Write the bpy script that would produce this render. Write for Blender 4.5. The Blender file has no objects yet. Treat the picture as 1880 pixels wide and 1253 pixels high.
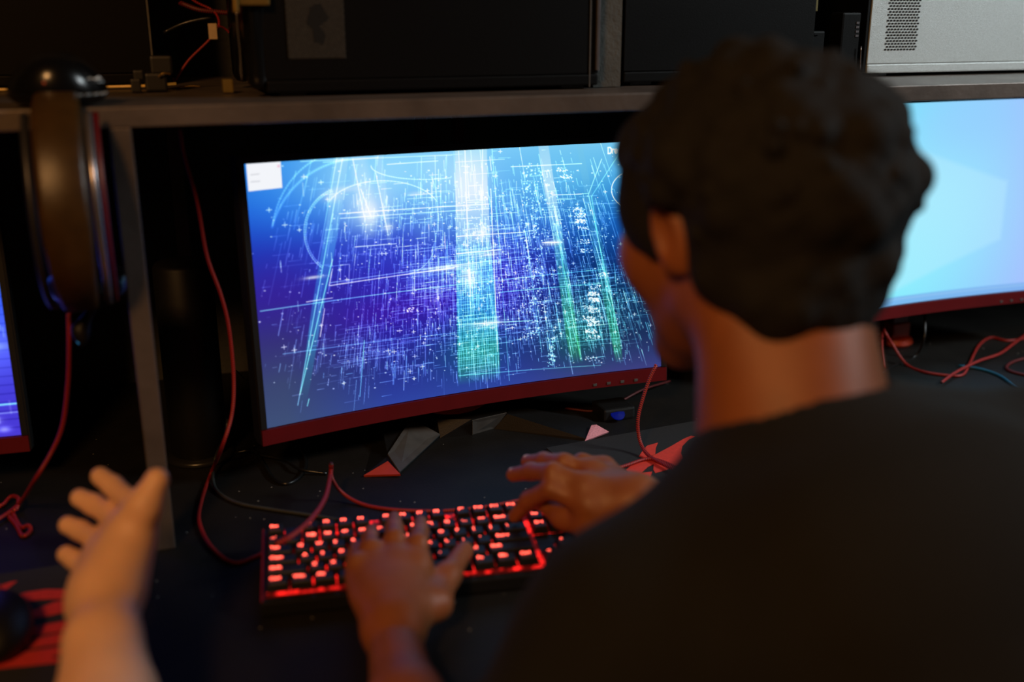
import bpy, bmesh, math, random
import numpy as np
from mathutils import Matrix, Vector
random.seed(7); rng = np.random.default_rng(11)
S = bpy.context.scene
COL = S.collection

# ------------------------------------------------------------------ camera
F_PX, PITCH, ROLL, YAW = 1934.2, 0.2965, -0.0028, 0.3415
CAM = np.array([0, 0, 1.33])
FW = np.array([math.sin(YAW) * math.cos(PITCH), math.cos(YAW) * math.cos(PITCH), -math.sin(PITCH)])
RT = np.array([math.cos(YAW), -math.sin(YAW), 0.0]); UP = np.cross(RT, FW)
RT, UP = RT * math.cos(ROLL) + UP * math.sin(ROLL), UP * math.cos(ROLL) - RT * math.sin(ROLL)
cd = bpy.data.cameras.new('camera'); cam = bpy.data.objects.new('camera', cd); COL.objects.link(cam)
cam.matrix_world = Matrix([[RT[i], UP[i], -FW[i], CAM[i]] for i in range(3)] + [[0, 0, 0, 1]])
cd.sensor_width = 36; cd.lens = F_PX / 1880 * 36; cd.clip_start = 0.05
cd.dof.use_dof = True; cd.dof.focus_distance = 1.50; cd.dof.aperture_fstop = 1.85
S.camera = cam

# ------------------------------------------------------------------ world, lamps, exposure
w = bpy.data.worlds.new('world'); S.world = w; w.use_nodes = True
w.node_tree.nodes['Background'].inputs[0].default_value = (0.9, 0.55, 0.3, 1)
w.node_tree.nodes['Background'].inputs[1].default_value = 0.006
S.view_settings.view_transform = 'Standard'; S.view_settings.look = 'None'
S.view_settings.exposure = 0; S.view_settings.gamma = 1


def area(name, loc, target, size, power, col, spread=180):
    l = bpy.data.lights.new(name, 'AREA'); l.size = size; l.energy = power; l.color = col
    l.spread = math.radians(spread)
    o = bpy.data.objects.new(name, l); COL.objects.link(o); o.location = loc
    o.rotation_euler = (Vector(target) - Vector(loc)).to_track_quat('-Z', 'Y').to_euler()
    return o


area('warm_lamp', (-0.9, -0.7, 2.45), (0.3, 1.0, 0.8), 0.35, 25.0, (1.0, 0.49, 0.17))
area('cool_lamp', (2.5, 0.1, 2.3), (1.2, 1.35, 1.1), 0.5, 7.0, (0.86, 0.97, 1.0), 75)

DESK = 0.751


def ray(x, y): return FW + RT * (x - 940) / F_PX - UP * (y - 626.5) / F_PX
def onz(x, y, z=DESK):
    d = ray(x, y); return CAM + d * (z - CAM[2]) / d[2]
def ony(x, y, Y):
    d = ray(x, y); return CAM + d * Y / d[1]
def dep(x, y, D): return CAM + ray(x, y) * D


# ------------------------------------------------------------------ materials
def lin(c):
    return tuple(((v / 255) / 12.92 if v / 255 <= 0.04045 else ((v / 255 + 0.055) / 1.055) ** 2.4) for v in c)


def mat(name, col, rough=0.6, metal=0.0, noise=0.0, nscale=40, bump=0.0, bscale=200, emit=None, es=0, spec=0.5, coat=0, sss=0):
    m = bpy.data.materials.new(name); m.use_nodes = True
    nt = m.node_tree; b = nt.nodes['Principled BSDF']
    c = (*lin(col), 1)
    b.inputs['Base Color'].default_value = c
    b.inputs['Roughness'].default_value = rough; b.inputs['Metallic'].default_value = metal
    b.inputs['Specular IOR Level'].default_value = spec; b.inputs['Coat Weight'].default_value = coat
    tc = nt.nodes.new('ShaderNodeTexCoord')
    if noise:
        n = nt.nodes.new('ShaderNodeTexNoise'); n.inputs['Scale'].default_value = nscale; n.inputs['Detail'].default_value = 6
        nt.links.new(tc.outputs['Object'], n.inputs['Vector'])
        r = nt.nodes.new('ShaderNodeValToRGB')
        r.color_ramp.elements[0].position = 0.3; r.color_ramp.elements[1].position = 0.7
        r.color_ramp.elements[0].color = tuple(v * (1 - noise) for v in c[:3]) + (1,)
        r.color_ramp.elements[1].color = tuple(min(1, v * (1 + noise)) for v in c[:3]) + (1,)
        nt.links.new(n.outputs['Fac'], r.inputs['Fac']); nt.links.new(r.outputs['Color'], b.inputs['Base Color'])
    if bump:
        n2 = nt.nodes.new('ShaderNodeTexNoise'); n2.inputs['Scale'].default_value = bscale; n2.inputs['Detail'].default_value = 4
        nt.links.new(tc.outputs['Object'], n2.inputs['Vector'])
        bp = nt.nodes.new('ShaderNodeBump'); bp.inputs['Strength'].default_value = bump; bp.inputs['Distance'].default_value = 0.002
        nt.links.new(n2.outputs['Fac'], bp.inputs['Height']); nt.links.new(bp.outputs['Normal'], b.inputs['Normal'])
    if emit:
        b.inputs['Emission Color'].default_value = (*lin(emit), 1); b.inputs['Emission Strength'].default_value = es
    if sss:
        b.inputs['Subsurface Weight'].default_value = sss; b.inputs['Subsurface Radius'].default_value = (0.01, 0.004, 0.002)
        b.inputs['Subsurface Scale'].default_value = 0.6
    return m


def screen_mat(name, strength=1.0):
    m = bpy.data.materials.new(name); m.use_nodes = True; nt = m.node_tree
    b = nt.nodes['Principled BSDF']; b.inputs['Base Color'].default_value = (0.003, 0.003, 0.003, 1)
    b.inputs['Roughness'].default_value = 0.45; b.inputs['Specular IOR Level'].default_value = 0.2
    a = nt.nodes.new('ShaderNodeAttribute'); a.attribute_name = 'picture'
    nt.links.new(a.outputs['Color'], b.inputs['Emission Color']); b.inputs['Emission Strength'].default_value = strength
    return m


def desk_mat():
    m = mat('black_laminate', (22, 20, 18), 0.6, spec=0.3, noise=0.35, nscale=14, bump=0.25, bscale=500)
    nt = m.node_tree; b = nt.nodes['Principled BSDF']
    src = b.inputs['Base Color'].links[0].from_socket
    tc = [n for n in nt.nodes if n.type == 'TEX_COORD'][0]
    v = nt.nodes.new('ShaderNodeTexVoronoi'); v.inputs['Scale'].default_value = 55
    nt.links.new(tc.outputs['Object'], v.inputs['Vector'])
    lt = nt.nodes.new('ShaderNodeMath'); lt.operation = 'LESS_THAN'; lt.inputs[1].default_value = 0.055
    nt.links.new(v.outputs['Distance'], lt.inputs[0])
    sx = nt.nodes.new('ShaderNodeSeparateColor'); nt.links.new(v.outputs['Color'], sx.inputs[0])
    gt = nt.nodes.new('ShaderNodeMath'); gt.operation = 'GREATER_THAN'; gt.inputs[1].default_value = 0.55
    nt.links.new(sx.outputs[0], gt.inputs[0])
    mu = nt.nodes.new('ShaderNodeMath'); mu.operation = 'MULTIPLY'
    nt.links.new(lt.outputs[0], mu.inputs[0]); nt.links.new(gt.outputs[0], mu.inputs[1])
    mx = nt.nodes.new('ShaderNodeMixRGB'); mx.inputs[2].default_value = (0.35, 0.33, 0.28, 1)
    nt.links.new(mu.outputs[0], mx.inputs[0]); nt.links.new(src, mx.inputs[1]); nt.links.new(mx.outputs[0], b.inputs['Base Color'])
    return m


def braid_mat(name, c1, c2, n=700, rough=0.55):
    m = bpy.data.materials.new(name); m.use_nodes = True; nt = m.node_tree; b = nt.nodes['Principled BSDF']
    uv = nt.nodes.new('ShaderNodeTexCoord'); mp = nt.nodes.new('ShaderNodeMapping')
    mp.inputs['Scale'].default_value = (4, n, 1); mp.inputs['Rotation'].default_value = (0, 0, 0.0)
    ck = nt.nodes.new('ShaderNodeTexChecker'); ck.inputs['Scale'].default_value = 1
    ck.inputs['Color1'].default_value = (*lin(c1), 1); ck.inputs['Color2'].default_value = (*lin(c2), 1)
    nt.links.new(uv.outputs['UV'], mp.inputs['Vector']); nt.links.new(mp.outputs[0], ck.inputs['Vector'])
    nt.links.new(ck.outputs['Color'], b.inputs['Base Color']); b.inputs['Roughness'].default_value = rough
    return m


M = dict(
    desk=desk_mat(),
    steel=mat('dark_steel', (98, 88, 82), 0.42, 0.35, noise=0.3, nscale=12, bump=0.2, bscale=120),
    wall=mat('rough_painted_wall', (70, 70, 66), 0.9, noise=0.2, nscale=20, bump=1.0, bscale=160),
    floor=mat('dark_floor', (28, 24, 22), 0.7, noise=0.2, nscale=5),
    black=mat('black_plastic', (16, 16, 17), 0.5, bump=0.1, bscale=600),
    gloss=mat('glossy_black', (12, 12, 13), 0.22),
    case=mat('black_case_steel', (4, 3, 3), 0.55, spec=0.12, noise=0.15, nscale=8, bump=0.1, bscale=700),
    casegrey=mat('charcoal_mesh_steel', (54, 52, 48), 0.55, 0.2, noise=0.3, nscale=300),
    hole=mat('vent_hole_black', (4, 4, 4), 0.9),
    silver=mat('silver_case_steel', (172, 178, 178), 0.38, 0.25, noise=0.06, nscale=260, bump=0.35, bscale=900),
    smoke=mat('smoky_rail', (60, 60, 66), 0.4, 0.6, noise=0.1, nscale=30),
    trim=mat('bright_trim', (150, 145, 150), 0.25, 0.8, noise=0.1, nscale=30),
    red=mat('red_plastic', (96, 14, 18), 0.35, noise=0.08, nscale=30),
    redp=mat('red_accent', (185, 60, 26), 0.45, noise=0.1, nscale=80),
    pinkp=mat('pale_red_accent', (225, 150, 160), 0.4, noise=0.2, nscale=400),
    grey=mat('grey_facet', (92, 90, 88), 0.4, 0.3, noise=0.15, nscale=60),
    cable=mat('black_cable', (22, 22, 22), 0.3, noise=0.1, nscale=50),
    gcable=mat('grey_cable', (60, 62, 60), 0.3, noise=0.1, nscale=50),
    bcable=mat('blue_cable', (20, 90, 120), 0.4, noise=0.1, nscale=50),
    braid=braid_mat('red_braid', (190, 38, 30), (60, 7, 7)),
    braid2=braid_mat('dark_red_braid', (120, 20, 20), (25, 6, 6)),
    pad=mat('mouse_pad_cloth', (34, 33, 33), 0.85, noise=0.15, nscale=300, bump=0.2, bscale=1500),
    print_=mat('red_pad_print', (222, 62, 48), 0.8, noise=0.08, nscale=200),
    print2=mat('deep_red_pad_print', (205, 48, 38), 0.85, noise=0.1, nscale=200),
    kcap=mat('black_keycap', (14, 12, 12), 0.5, bump=0.05, bscale=800),
    klegend=mat('lit_key_legend', (255, 60, 50), 0.5, emit=(255, 88, 70), es=5.0),
    kplate=None, kedge=mat('red_light_edge', (120, 10, 10), 0.5, emit=(210, 20, 22), es=0.04),
    plegend=mat('pink_lit_key_legend', (255, 100, 110), 0.5, emit=(255, 110, 130), es=2.0),
    skin1=mat('brown_skin', (146, 84, 46), 0.5, noise=0.10, nscale=25, bump=0.15, bscale=350, sss=0.15),
    skin2=mat('light_skin', (242, 192, 158), 0.5, noise=0.08, nscale=30, bump=0.12, bscale=350, sss=0.2),
    nail=mat('fingernail', (190, 140, 118), 0.3, noise=0.05, nscale=50),
    hair=mat('black_hair', (9, 6, 5), 0.85, noise=0.4, nscale=120, bump=0.8, bscale=300),
    shirt=mat('black_cotton', (9, 8, 7), 0.9, noise=0.2, nscale=30, bump=0.4, bscale=900),
    trousers=mat('dark_trousers', (26, 28, 36), 0.9, noise=0.2, nscale=30),
    eye=mat('eye_white', (220, 215, 205), 0.2, noise=0.02, nscale=20),
    lip=mat('brown_lips', (120, 62, 50), 0.45, noise=0.05, nscale=40),
    pleather=mat('dark_padded_leather', (62, 42, 14), 0.36, noise=0.15, nscale=60, bump=0.2, bscale=500),
    white=mat('white_print', (215, 222, 224), 0.5, noise=0.1, nscale=90),
    tan=mat('pale_paper_tag', (190, 165, 130), 0.7, noise=0.1, nscale=90),
    brass=mat('yellow_brass', (150, 120, 60), 0.35, 0.7, noise=0.2, nscale=60),
    orange=mat('orange_wood', (190, 110, 50), 0.5, noise=0.2, nscale=60),
    olive=mat('olive_card', (110, 92, 38), 0.7, noise=0.2, nscale=40),
    blueled=mat('blue_indicator', (3, 8, 50), 0.3, emit=(2, 24, 170), es=0.25),
    cyanglint=mat('cyan_glint', (40, 120, 160), 0.3, emit=(40, 120, 170), es=0.7),  # emission that paints a glint
    screen=screen_mat('lit_screen', 1.0),
)


def plate_mat():
    # switch lights shine up in the gaps on the 19.05 mm key grid
    m = mat('red_lit_plate', (60, 5, 5), 0.6, emit=(235, 28, 24), es=0.5)
    nt = m.node_tree; b = nt.nodes['Principled BSDF']
    tc = [n for n in nt.nodes if n.type == 'TEX_COORD'][0]
    n = nt.nodes.new('ShaderNodeTexNoise'); n.inputs['Scale'].default_value = 75; n.inputs['Detail'].default_value = 2
    nt.links.new(tc.outputs['Object'], n.inputs['Vector'])
    mr = nt.nodes.new('ShaderNodeMapRange'); mr.inputs[1].default_value = 0.48; mr.inputs[2].default_value = 0.66
    mr.inputs[3].default_value = 0.10; mr.inputs[4].default_value = 2.6
    nt.links.new(n.outputs['Fac'], mr.inputs[0]); nt.links.new(mr.outputs[0], b.inputs['Emission Strength'])
    return m


M['kplate'] = plate_mat()


# ------------------------------------------------------------------ helpers
def tag(o, label=None, cat=None, group=None, kind=None):
    if label: o['label'] = label
    if cat: o['category'] = cat
    if group: o['group'] = group
    if kind: o['kind'] = kind
    return o


def thing(name, label, cat, loc=(0, 0, 0), rot=(0, 0, 0), group=None):
    o = bpy.data.objects.new(name, None); COL.objects.link(o); o.empty_display_size = 0.05
    o.location = loc; o.rotation_euler = rot; o.rotation_mode = 'XYZ'
    tag(o, label, cat, group); return o


def part(name, vf, m, parent=None, label=None, smooth=False, world=True):
    """vf=(verts, faces[, uvs]). World-space verts are made local to an unrotated parent."""
    V = np.asarray(vf[0], dtype=float).reshape(-1, 3)
    if parent is not None and world:
        p = parent; off = np.zeros(3)
        while p is not None: off += np.array(p.location); p = p.parent
        V = V - off
    me = bpy.data.meshes.new(name); me.from_pydata(V.tolist(), [], [list(map(int, f)) for f in vf[1]])
    if len(vf) > 2 and vf[2] is not None:
        uvl = me.uv_layers.new(name='UVMap'); uvl.data.foreach_set('uv', np.asarray(vf[2], dtype=np.float32).ravel())
    me.materials.append(M[m] if isinstance(m, str) else m)
    if smooth: me.polygons.foreach_set('use_smooth', [True] * len(me.polygons))
    me.update()
    o = bpy.data.objects.new(name, me); COL.objects.link(o)
    if parent is not None: o.parent = parent
    if label: o['label'] = label
    return o


def merge(*vfs):
    V = []; Fc = []; n = 0; uv = []
    for vf in vfs:
        v = np.asarray(vf[0]).reshape(-1, 3); V.append(v); Fc += [[i + n for i in f] for f in vf[1]]; n += len(v)
        if len(vf) > 2 and vf[2] is not None: uv.append(np.asarray(vf[2]).reshape(-1, 2))
    return (np.vstack(V), Fc, np.vstack(uv) if len(uv) == len(vfs) else None)


def bbox(x0, x1, y0, y1, z0, z1, bev=0.0, seg=2):
    bm = bmesh.new()
    bmesh.ops.create_cube(bm, size=1)
    for v in bm.verts:
        v.co = Vector((x0 + (v.co.x + .5) * (x1 - x0), y0 + (v.co.y + .5) * (y1 - y0), z0 + (v.co.z + .5) * (z1 - z0)))
    if bev: bmesh.ops.bevel(bm, geom=bm.edges[:], offset=bev, segments=seg, affect='EDGES', profile=0.6)
    bm.verts.index_update()
    r = (np.array([v.co[:] for v in bm.verts]), [[v.index for v in f.verts] for f in bm.faces], None)
    bm.free(); return r


def xf(vf, loc=(0, 0, 0), rx=0, ry=0, rz=0):
    R = np.array((Matrix.Rotation(rz, 3, 'Z') @ Matrix.Rotation(ry, 3, 'Y') @ Matrix.Rotation(rx, 3, 'X')))
    return (np.asarray(vf[0]) @ R.T + np.array(loc), vf[1], vf[2] if len(vf) > 2 else None)


def prism(poly, z0, z1):
    """poly: list of (x, y) or (x, y, z-base) counter-clockwise seen from above"""
    n = len(poly); V = [(p[0], p[1], z0) for p in poly] + [(p[0], p[1], z1) for p in poly]
    a = sum(poly[i][0] * poly[(i + 1) % n][1] - poly[(i + 1) % n][0] * poly[i][1] for i in range(n))
    Fc = [list(range(n - 1, -1, -1)), list(range(n, 2 * n))] + [[i, (i + 1) % n, n + (i + 1) % n, n + i] for i in range(n)]
    if a < 0: Fc = [f[::-1] for f in Fc]
    return (np.array(V), Fc, None)


def lathe(prof, n=48, c=(0, 0, 0)):
    V = []; Fc = []
    for (r, z) in prof:
        for i in range(n):
            a = 2 * math.pi * i / n; V.append((c[0] + r * math.cos(a), c[1] + r * math.sin(a), c[2] + z))
    for j in range(len(prof) - 1):
        for i in range(n):
            Fc.append([j * n + i, j * n + (i + 1) % n, (j + 1) * n + (i + 1) % n, (j + 1) * n + i])
    Fc.append(list(range(n))[::-1]); Fc.append([(len(prof) - 1) * n + i for i in range(n)])
    return (np.array(V), Fc, None)


def smooth_path(P, step=0.006):
    P = [np.asarray(p, float) for p in P]
    P = [2 * P[0] - P[1]] + P + [2 * P[-1] - P[-2]]
    out = []
    for i in range(1, len(P) - 2):
        p0, p1, p2, p3 = P[i - 1:i + 3]
        n = max(3, int(np.linalg.norm(p2 - p1) / step))
        for t in np.linspace(0, 1, n, endpoint=False):
            out.append(0.5 * (2 * p1 + (p2 - p0) * t + (2 * p0 - 5 * p1 + 4 * p2 - p3) * t * t + (3 * p1 - p0 - 3 * p2 + p3) * t ** 3))
    out.append(P[-2]); return np.array(out)


def tube(P, r, n=8, smooth=True, flat=1.0, nrm=None):
    Q = smooth_path(P) if smooth else np.asarray(P, float)
    T = np.gradient(Q, axis=0); T /= np.linalg.norm(T, axis=1)[:, None] + 1e-12
    u = np.array(nrm if nrm is not None else [0.13, 0.21, 1.0], float)
    V = []; L = 0; uvr = []; Ls = []
    for i, (q, t) in enumerate(zip(Q, T)):
        u = u - t * (u @ t); u /= np.linalg.norm(u); b = np.cross(t, u)
        if i: L += np.linalg.norm(Q[i] - Q[i - 1])
        Ls.append(L)
        rr = r[0] + (r[1] - r[0]) * i / (len(Q) - 1) if isinstance(r, tuple) else r
        for k in range(n):
            a = 2 * math.pi * k / n; V.append(q + rr * (u * math.cos(a) * flat + b * math.sin(a)))
    Fc = []; uv = []
    for i in range(len(Q) - 1):
        for k in range(n):
            Fc.append([i * n + k, i * n + (k + 1) % n, (i + 1) * n + (k + 1) % n, (i + 1) * n + k])
            uv += [(k / n, Ls[i]), ((k + 1) / n, Ls[i]), ((k + 1) / n, Ls[i + 1]), (k / n, Ls[i + 1])]
    Fc.append(list(range(n))[::-1]); uv += [(0, 0)] * n
    e = (len(Q) - 1) * n; Fc.append([e + k for k in range(n)]); uv += [(0, 0)] * n
    return (np.array(V), Fc, uv)


def copy_tree(o, parent=None):
    c = o.copy(); COL.objects.link(c); c.parent = parent
    for ch in list(o.children): copy_tree(ch, c)
    return c


# ------------------------------------------------------------------ signed-distance modelling (organic shapes)
def cap(a, b, ra, rb=None, k=0.012, op='+'):
    return ('c', np.asarray(a, float), np.asarray(b, float), ra, ra if rb is None else rb, k, op)
def ell(c, r, R=None, k=0.02, op='+'):
    return ('e', np.asarray(c, float), np.asarray(r, float), np.eye(3) if R is None else R, None, k, op)
def chain(P, r, k=0.008, k0=None):
    return [cap(P[i], P[i + 1], r[i], r[i + 1], (k0 if (k0 is not None and i == 0) else k)) for i in range(len(P) - 1)]


def sdf_mesh(prims, h, clip=None, bounds=None):
    lo = np.full(3, 1e9); hi = -lo
    for p in prims:
        if p[6] != '+': continue
        if p[0] == 'c':
            r = max(p[3], p[4]); lo = np.minimum(lo, np.minimum(p[1], p[2]) - r); hi = np.maximum(hi, np.maximum(p[1], p[2]) + r)
        else:
            r = max(p[2]); lo = np.minimum(lo, p[1] - r); hi = np.maximum(hi, p[1] + r)
    if bounds is not None: lo = np.maximum(lo, bounds[0]); hi = np.minimum(hi, bounds[1])
    lo = lo - 3 * h; hi = hi + 3 * h
    n = np.ceil((hi - lo) / h).astype(int) + 1
    ax = [lo[i] + h * np.arange(n[i]) for i in range(3)]
    Fd = np.full(n, 1.0, dtype=np.float32)
    for p in prims:
        k = p[5]
        if p[0] == 'c':
            r = max(p[3], p[4]); a0 = np.minimum(p[1], p[2]) - r; a1 = np.maximum(p[1], p[2]) + r
        else:
            r = max(p[2]); a0 = p[1] - r; a1 = p[1] + r
        mg = k + 3 * h
        i0 = np.clip(((a0 - mg - lo) / h).astype(int), 0, n); i1 = np.clip(((a1 + mg - lo) / h).astype(int) + 2, 0, n)
        if np.any(i1 <= i0): continue
        X = ax[0][i0[0]:i1[0], None, None]; Y = ax[1][None, i0[1]:i1[1], None]; Z = ax[2][None, None, i0[2]:i1[2]]
        if p[0] == 'c':
            ba = p[2] - p[1]; L = ba @ ba + 1e-12
            t = np.clip(((X - p[1][0]) * ba[0] + (Y - p[1][1]) * ba[1] + (Z - p[1][2]) * ba[2]) / L, 0, 1)
            d = np.sqrt((X - p[1][0] - t * ba[0]) ** 2 + (Y - p[1][1] - t * ba[1]) ** 2 + (Z - p[1][2] - t * ba[2]) ** 2) - (p[3] + (p[4] - p[3]) * t)
        else:
            R = p[3]; x = X - p[1][0]; y = Y - p[1][1]; z = Z - p[1][2]
            q = [R[0, i] * x + R[1, i] * y + R[2, i] * z for i in range(3)]
            k0 = np.sqrt(sum((q[i] / p[2][i]) ** 2 for i in range(3))); k1 = np.sqrt(sum((q[i] / p[2][i] ** 2) ** 2 for i in range(3))) + 1e-9
            d = k0 * (k0 - 1) / k1
        sl = tuple(slice(i0[i], i1[i]) for i in range(3)); A = Fd[sl]
        if p[6] == '+':
            hh = np.maximum(k - np.abs(A - d), 0) / k; Fd[sl] = np.minimum(A, d) - hh * hh * k / 4
        else:
            hh = np.maximum(k - np.abs(A + d), 0) / k; Fd[sl] = np.maximum(A, -d) + hh * hh * k / 4
    if clip is not None:
        for (pt, nr) in clip:   # keep the side where (x-pt).nr < 0
            d = (ax[0][:, None, None] - pt[0]) * nr[0] + (ax[1][None, :, None] - pt[1]) * nr[1] + (ax[2][None, None, :] - pt[2]) * nr[2]
            Fd = np.maximum(Fd, d.astype(np.float32))
    Fd[0] = Fd[-1] = 1; Fd[:, 0] = Fd[:, -1] = 1; Fd[:, :, 0] = Fd[:, :, -1] = 1
    ins = Fd < 0
    cnt = np.zeros(np.array(Fd.shape) - 1, dtype=np.int8)
    for dx in (0, 1):
        for dy in (0, 1):
            for dz in (0, 1):
                cnt += ins[dx:ins.shape[0] - 1 + dx, dy:ins.shape[1] - 1 + dy, dz:ins.shape[2] - 1 + dz]
    act = (cnt > 0) & (cnt < 8); I = np.argwhere(act)
    idx = np.full(act.shape, -1, dtype=np.int64); idx[act] = np.arange(len(I))
    acc = np.zeros((len(I), 3)); num = np.zeros(len(I))
    cs = [(0, 0, 0), (1, 0, 0), (0, 1, 0), (1, 1, 0), (0, 0, 1), (1, 0, 1), (0, 1, 1), (1, 1, 1)]
    for a in range(8):
        for b in range(a + 1, 8):
            if sum(abs(cs[a][i] - cs[b][i]) for i in range(3)) != 1: continue
            fa = Fd[tuple((I + cs[a]).T)]; fb = Fd[tuple((I + cs[b]).T)]
            mk = (fa < 0) != (fb < 0); t = np.where(mk, fa / (fa - fb + 1e-12), 0)
            pp = np.array(cs[a]) + t[:, None] * (np.array(cs[b]) - np.array(cs[a]))
            acc += pp * mk[:, None]; num += mk
    V = lo + h * (I + acc / num[:, None])
    quads = []
    for axn in range(3):
        o1, o2 = (axn + 1) % 3, (axn + 2) % 3
        s0 = [slice(1, -1)] * 3; s0[axn] = slice(0, -1); s1 = list(s0); s1[axn] = slice(1, None)
        A = ins[tuple(s0)]; B = ins[tuple(s1)]
        for (mk, fl) in ((A & ~B, False), (~A & B, True)):
            E_ = np.argwhere(mk); off = np.ones(3, int); off[axn] = 0; E_ = E_ + off
            q = []
            for (da, db) in ((-1, -1), (0, -1), (0, 0), (-1, 0)):
                c = E_.copy(); c[:, o1] += da; c[:, o2] += db; q.append(idx[tuple(c.T)])
            q = np.stack(q, 1)
            if fl: q = q[:, ::-1]
            quads.append(q)
    Q = np.vstack(quads); Q = Q[(Q >= 0).all(1)]
    return (V, Q, None)


# ------------------------------------------------------------------ the room
def struct(name, vf, m, label):
    o = part(name, vf, m); return tag(o, label, None, None, 'structure')


struct('floor', bbox(-2.2, 3.4, -1.4, 1.95, -0.03, 0.0), 'floor', 'dark floor under the desk')
struct('wall_back', bbox(-2.2, 3.4, 1.80, 1.90, 0.0, 2.9), 'wall', 'rough dark grey wall behind the shelf')

o = thing('gaming_desk', 'long black desk with dust specks carrying the keyboards and screens', 'desk', (0.4, 1.3, 0))
part('desk_top', bbox(-1.6, 2.6, 0.79, 1.78, DESK - 0.03, DESK, 0.003), 'desk', o)
for x in (-1.5, 0.0, 1.0, 2.5):
    part('desk_leg', bbox(x - .025, x + .025, 1.68, 1.73, 0, DESK - 0.03, 0.002), 'steel', o)
    part('desk_leg', bbox(x - .025, x + .025, 0.92, 0.97, 0, DESK - 0.03, 0.002), 'steel', o)

sh = thing('metal_shelf', 'brown grey metal shelf frame standing over the desk above the monitors', 'shelf', (0.4, 1.3, DESK))
SZ = 1.2465
part('front_beam', bbox(-1.6, 2.6, 1.152, 1.172, SZ - 0.0205, SZ, 0.0015), 'steel', sh)
part('shelf_board', bbox(-1.6, 2.6, 1.172, 1.76, SZ - 0.014, SZ - 0.001, 0.001), 'steel', sh)
for x in (-0.0215, 0.0 - 0.0215 + 1.82, -1.48):
    part('post', bbox(x, x + 0.0215, 1.152, 1.1735, DESK, SZ - 0.0205, 0.0015), 'steel', sh)
for x in (-1.55, 0.05, 2.5):
    part('post', bbox(x, x + 0.0215, 1.735, 1.7565, DESK, SZ - 0.014, 0.0015), 'steel', sh)

# ------------------------------------------------------------------ screen pictures
AW, AH = 880, 496


class Canvas:
    def __init__(s, W, H): s.W, s.H = W, H; s.a = np.zeros((H, W, 3)); s.yy, s.xx = np.mgrid[0:H, 0:W].astype(float)
    def glow(s, x, y, rx, ry, col, a=1.0, p=1.0, rot=0):
        dx, dy = s.xx - x, s.yy - y
        u = dx * math.cos(rot) + dy * math.sin(rot); v = -dx * math.sin(rot) + dy * math.cos(rot)
        g = np.exp(-((u / rx) ** 2 + (v / ry) ** 2) ** p) * a
        s.a += (np.array(col) / 255 - s.a * 0.6 * (a > 0)) * g[..., None]
    def mix(s, x, y, rx, ry, col, a=1.0, p=1.0):
        g = np.exp(-(((s.xx - x) / rx) ** 2 + ((s.yy - y) / ry) ** 2) ** p) * a
        s.a += (np.array(col) / 255 - s.a) * g[..., None]
    def strip(s, rows, colf, soft=1.2):
        rows = sorted(rows); ys = [q[0] for q in rows]; Y = np.arange(s.H)
        xl, xr, al = [np.interp(Y, ys, [q[k] for q in rows], left=0, right=0)[:, None] for k in (1, 2, 3)]
        al = np.where((Y[:, None] < ys[0]) | (Y[:, None] > ys[-1]), 0, al)
        g = np.clip((s.xx - xl) / soft + .5, 0, 1) * np.clip((xr - s.xx) / soft + .5, 0, 1) * al
        s.a += (colf(np.clip(s.yy / s.H, 0, 1)) - s.a) * g[..., None]
    def line(s, p0, p1, col, w=0.6, a=1.0, a1=None):
        a1 = a if a1 is None else a1
        x0, y0 = p0; x1, y1 = p1; m = w * 2.5 + 1
        i0, i1 = int(max(0, min(x0, x1) - m)), int(min(s.W, max(x0, x1) + m + 1)); j0, j1 = int(max(0, min(y0, y1) - m)), int(min(s.H, max(y0, y1) + m + 1))
        if i1 <= i0 or j1 <= j0: return
        X = s.xx[j0:j1, i0:i1]; Y = s.yy[j0:j1, i0:i1]; dx, dy = x1 - x0, y1 - y0; L = dx * dx + dy * dy + 1e-9
        t = np.clip(((X - x0) * dx + (Y - y0) * dy) / L, 0, 1)
        d2 = (X - x0 - t * dx) ** 2 + (Y - y0 - t * dy) ** 2
        g = np.exp(-d2 / (w * w)) * (a + (a1 - a) * t)
        s.a[j0:j1, i0:i1] += g[..., None] * np.array(col) / 255
    def poly(s, pts, col, a=1.0, grad=None, soft=1.0, mode='mix'):
        # convex polygon; grad=(a_top, a_bottom)
        n = len(pts); d = np.full((s.H, s.W), 1e9)
        ar = sum(pts[i][0] * pts[(i + 1) % n][1] - pts[(i + 1) % n][0] * pts[i][1] for i in range(n))
        sg = 1 if ar > 0 else -1
        for i in range(n):
            (xa, ya), (xb, yb) = pts[i], pts[(i + 1) % n]; L = math.hypot(xb - xa, yb - ya) + 1e-9
            d = np.minimum(d, sg * ((xb - xa) * (s.yy - ya) - (yb - ya) * (s.xx - xa)) / L)
        g = np.clip(d / soft + 0.5, 0, 1) * a
        if grad is not None:
            y0 = min(p[1] for p in pts); y1 = max(p[1] for p in pts); t = np.clip((s.yy - y0) / (y1 - y0 + 1e-9), 0, 1)
            g = g * (grad[0] + (grad[1] - grad[0]) * t)
        c = np.array(col) / 255
        if callable(mode): c = mode(np.clip((s.yy) / s.H, 0, 1))
        s.a += (c - s.a) * g[..., None]


def homog(src, dst):
    A = []; B = []
    for (x, y), (u, v) in zip(src, dst):
        A += [[x, y, 1, 0, 0, 0, -u * x, -u * y], [0, 0, 0, x, y, 1, -v * x, -v * y]]; B += [u, v]
    h = np.linalg.solve(np.array(A, float), np.array(B, float)); return lambda x, y: ((h[0] * x + h[1] * y + h[2]) / (h[6] * x + h[7] * y + 1), (h[3] * x + h[4] * y + h[5]) / (h[6] * x + h[7] * y + 1))


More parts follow.
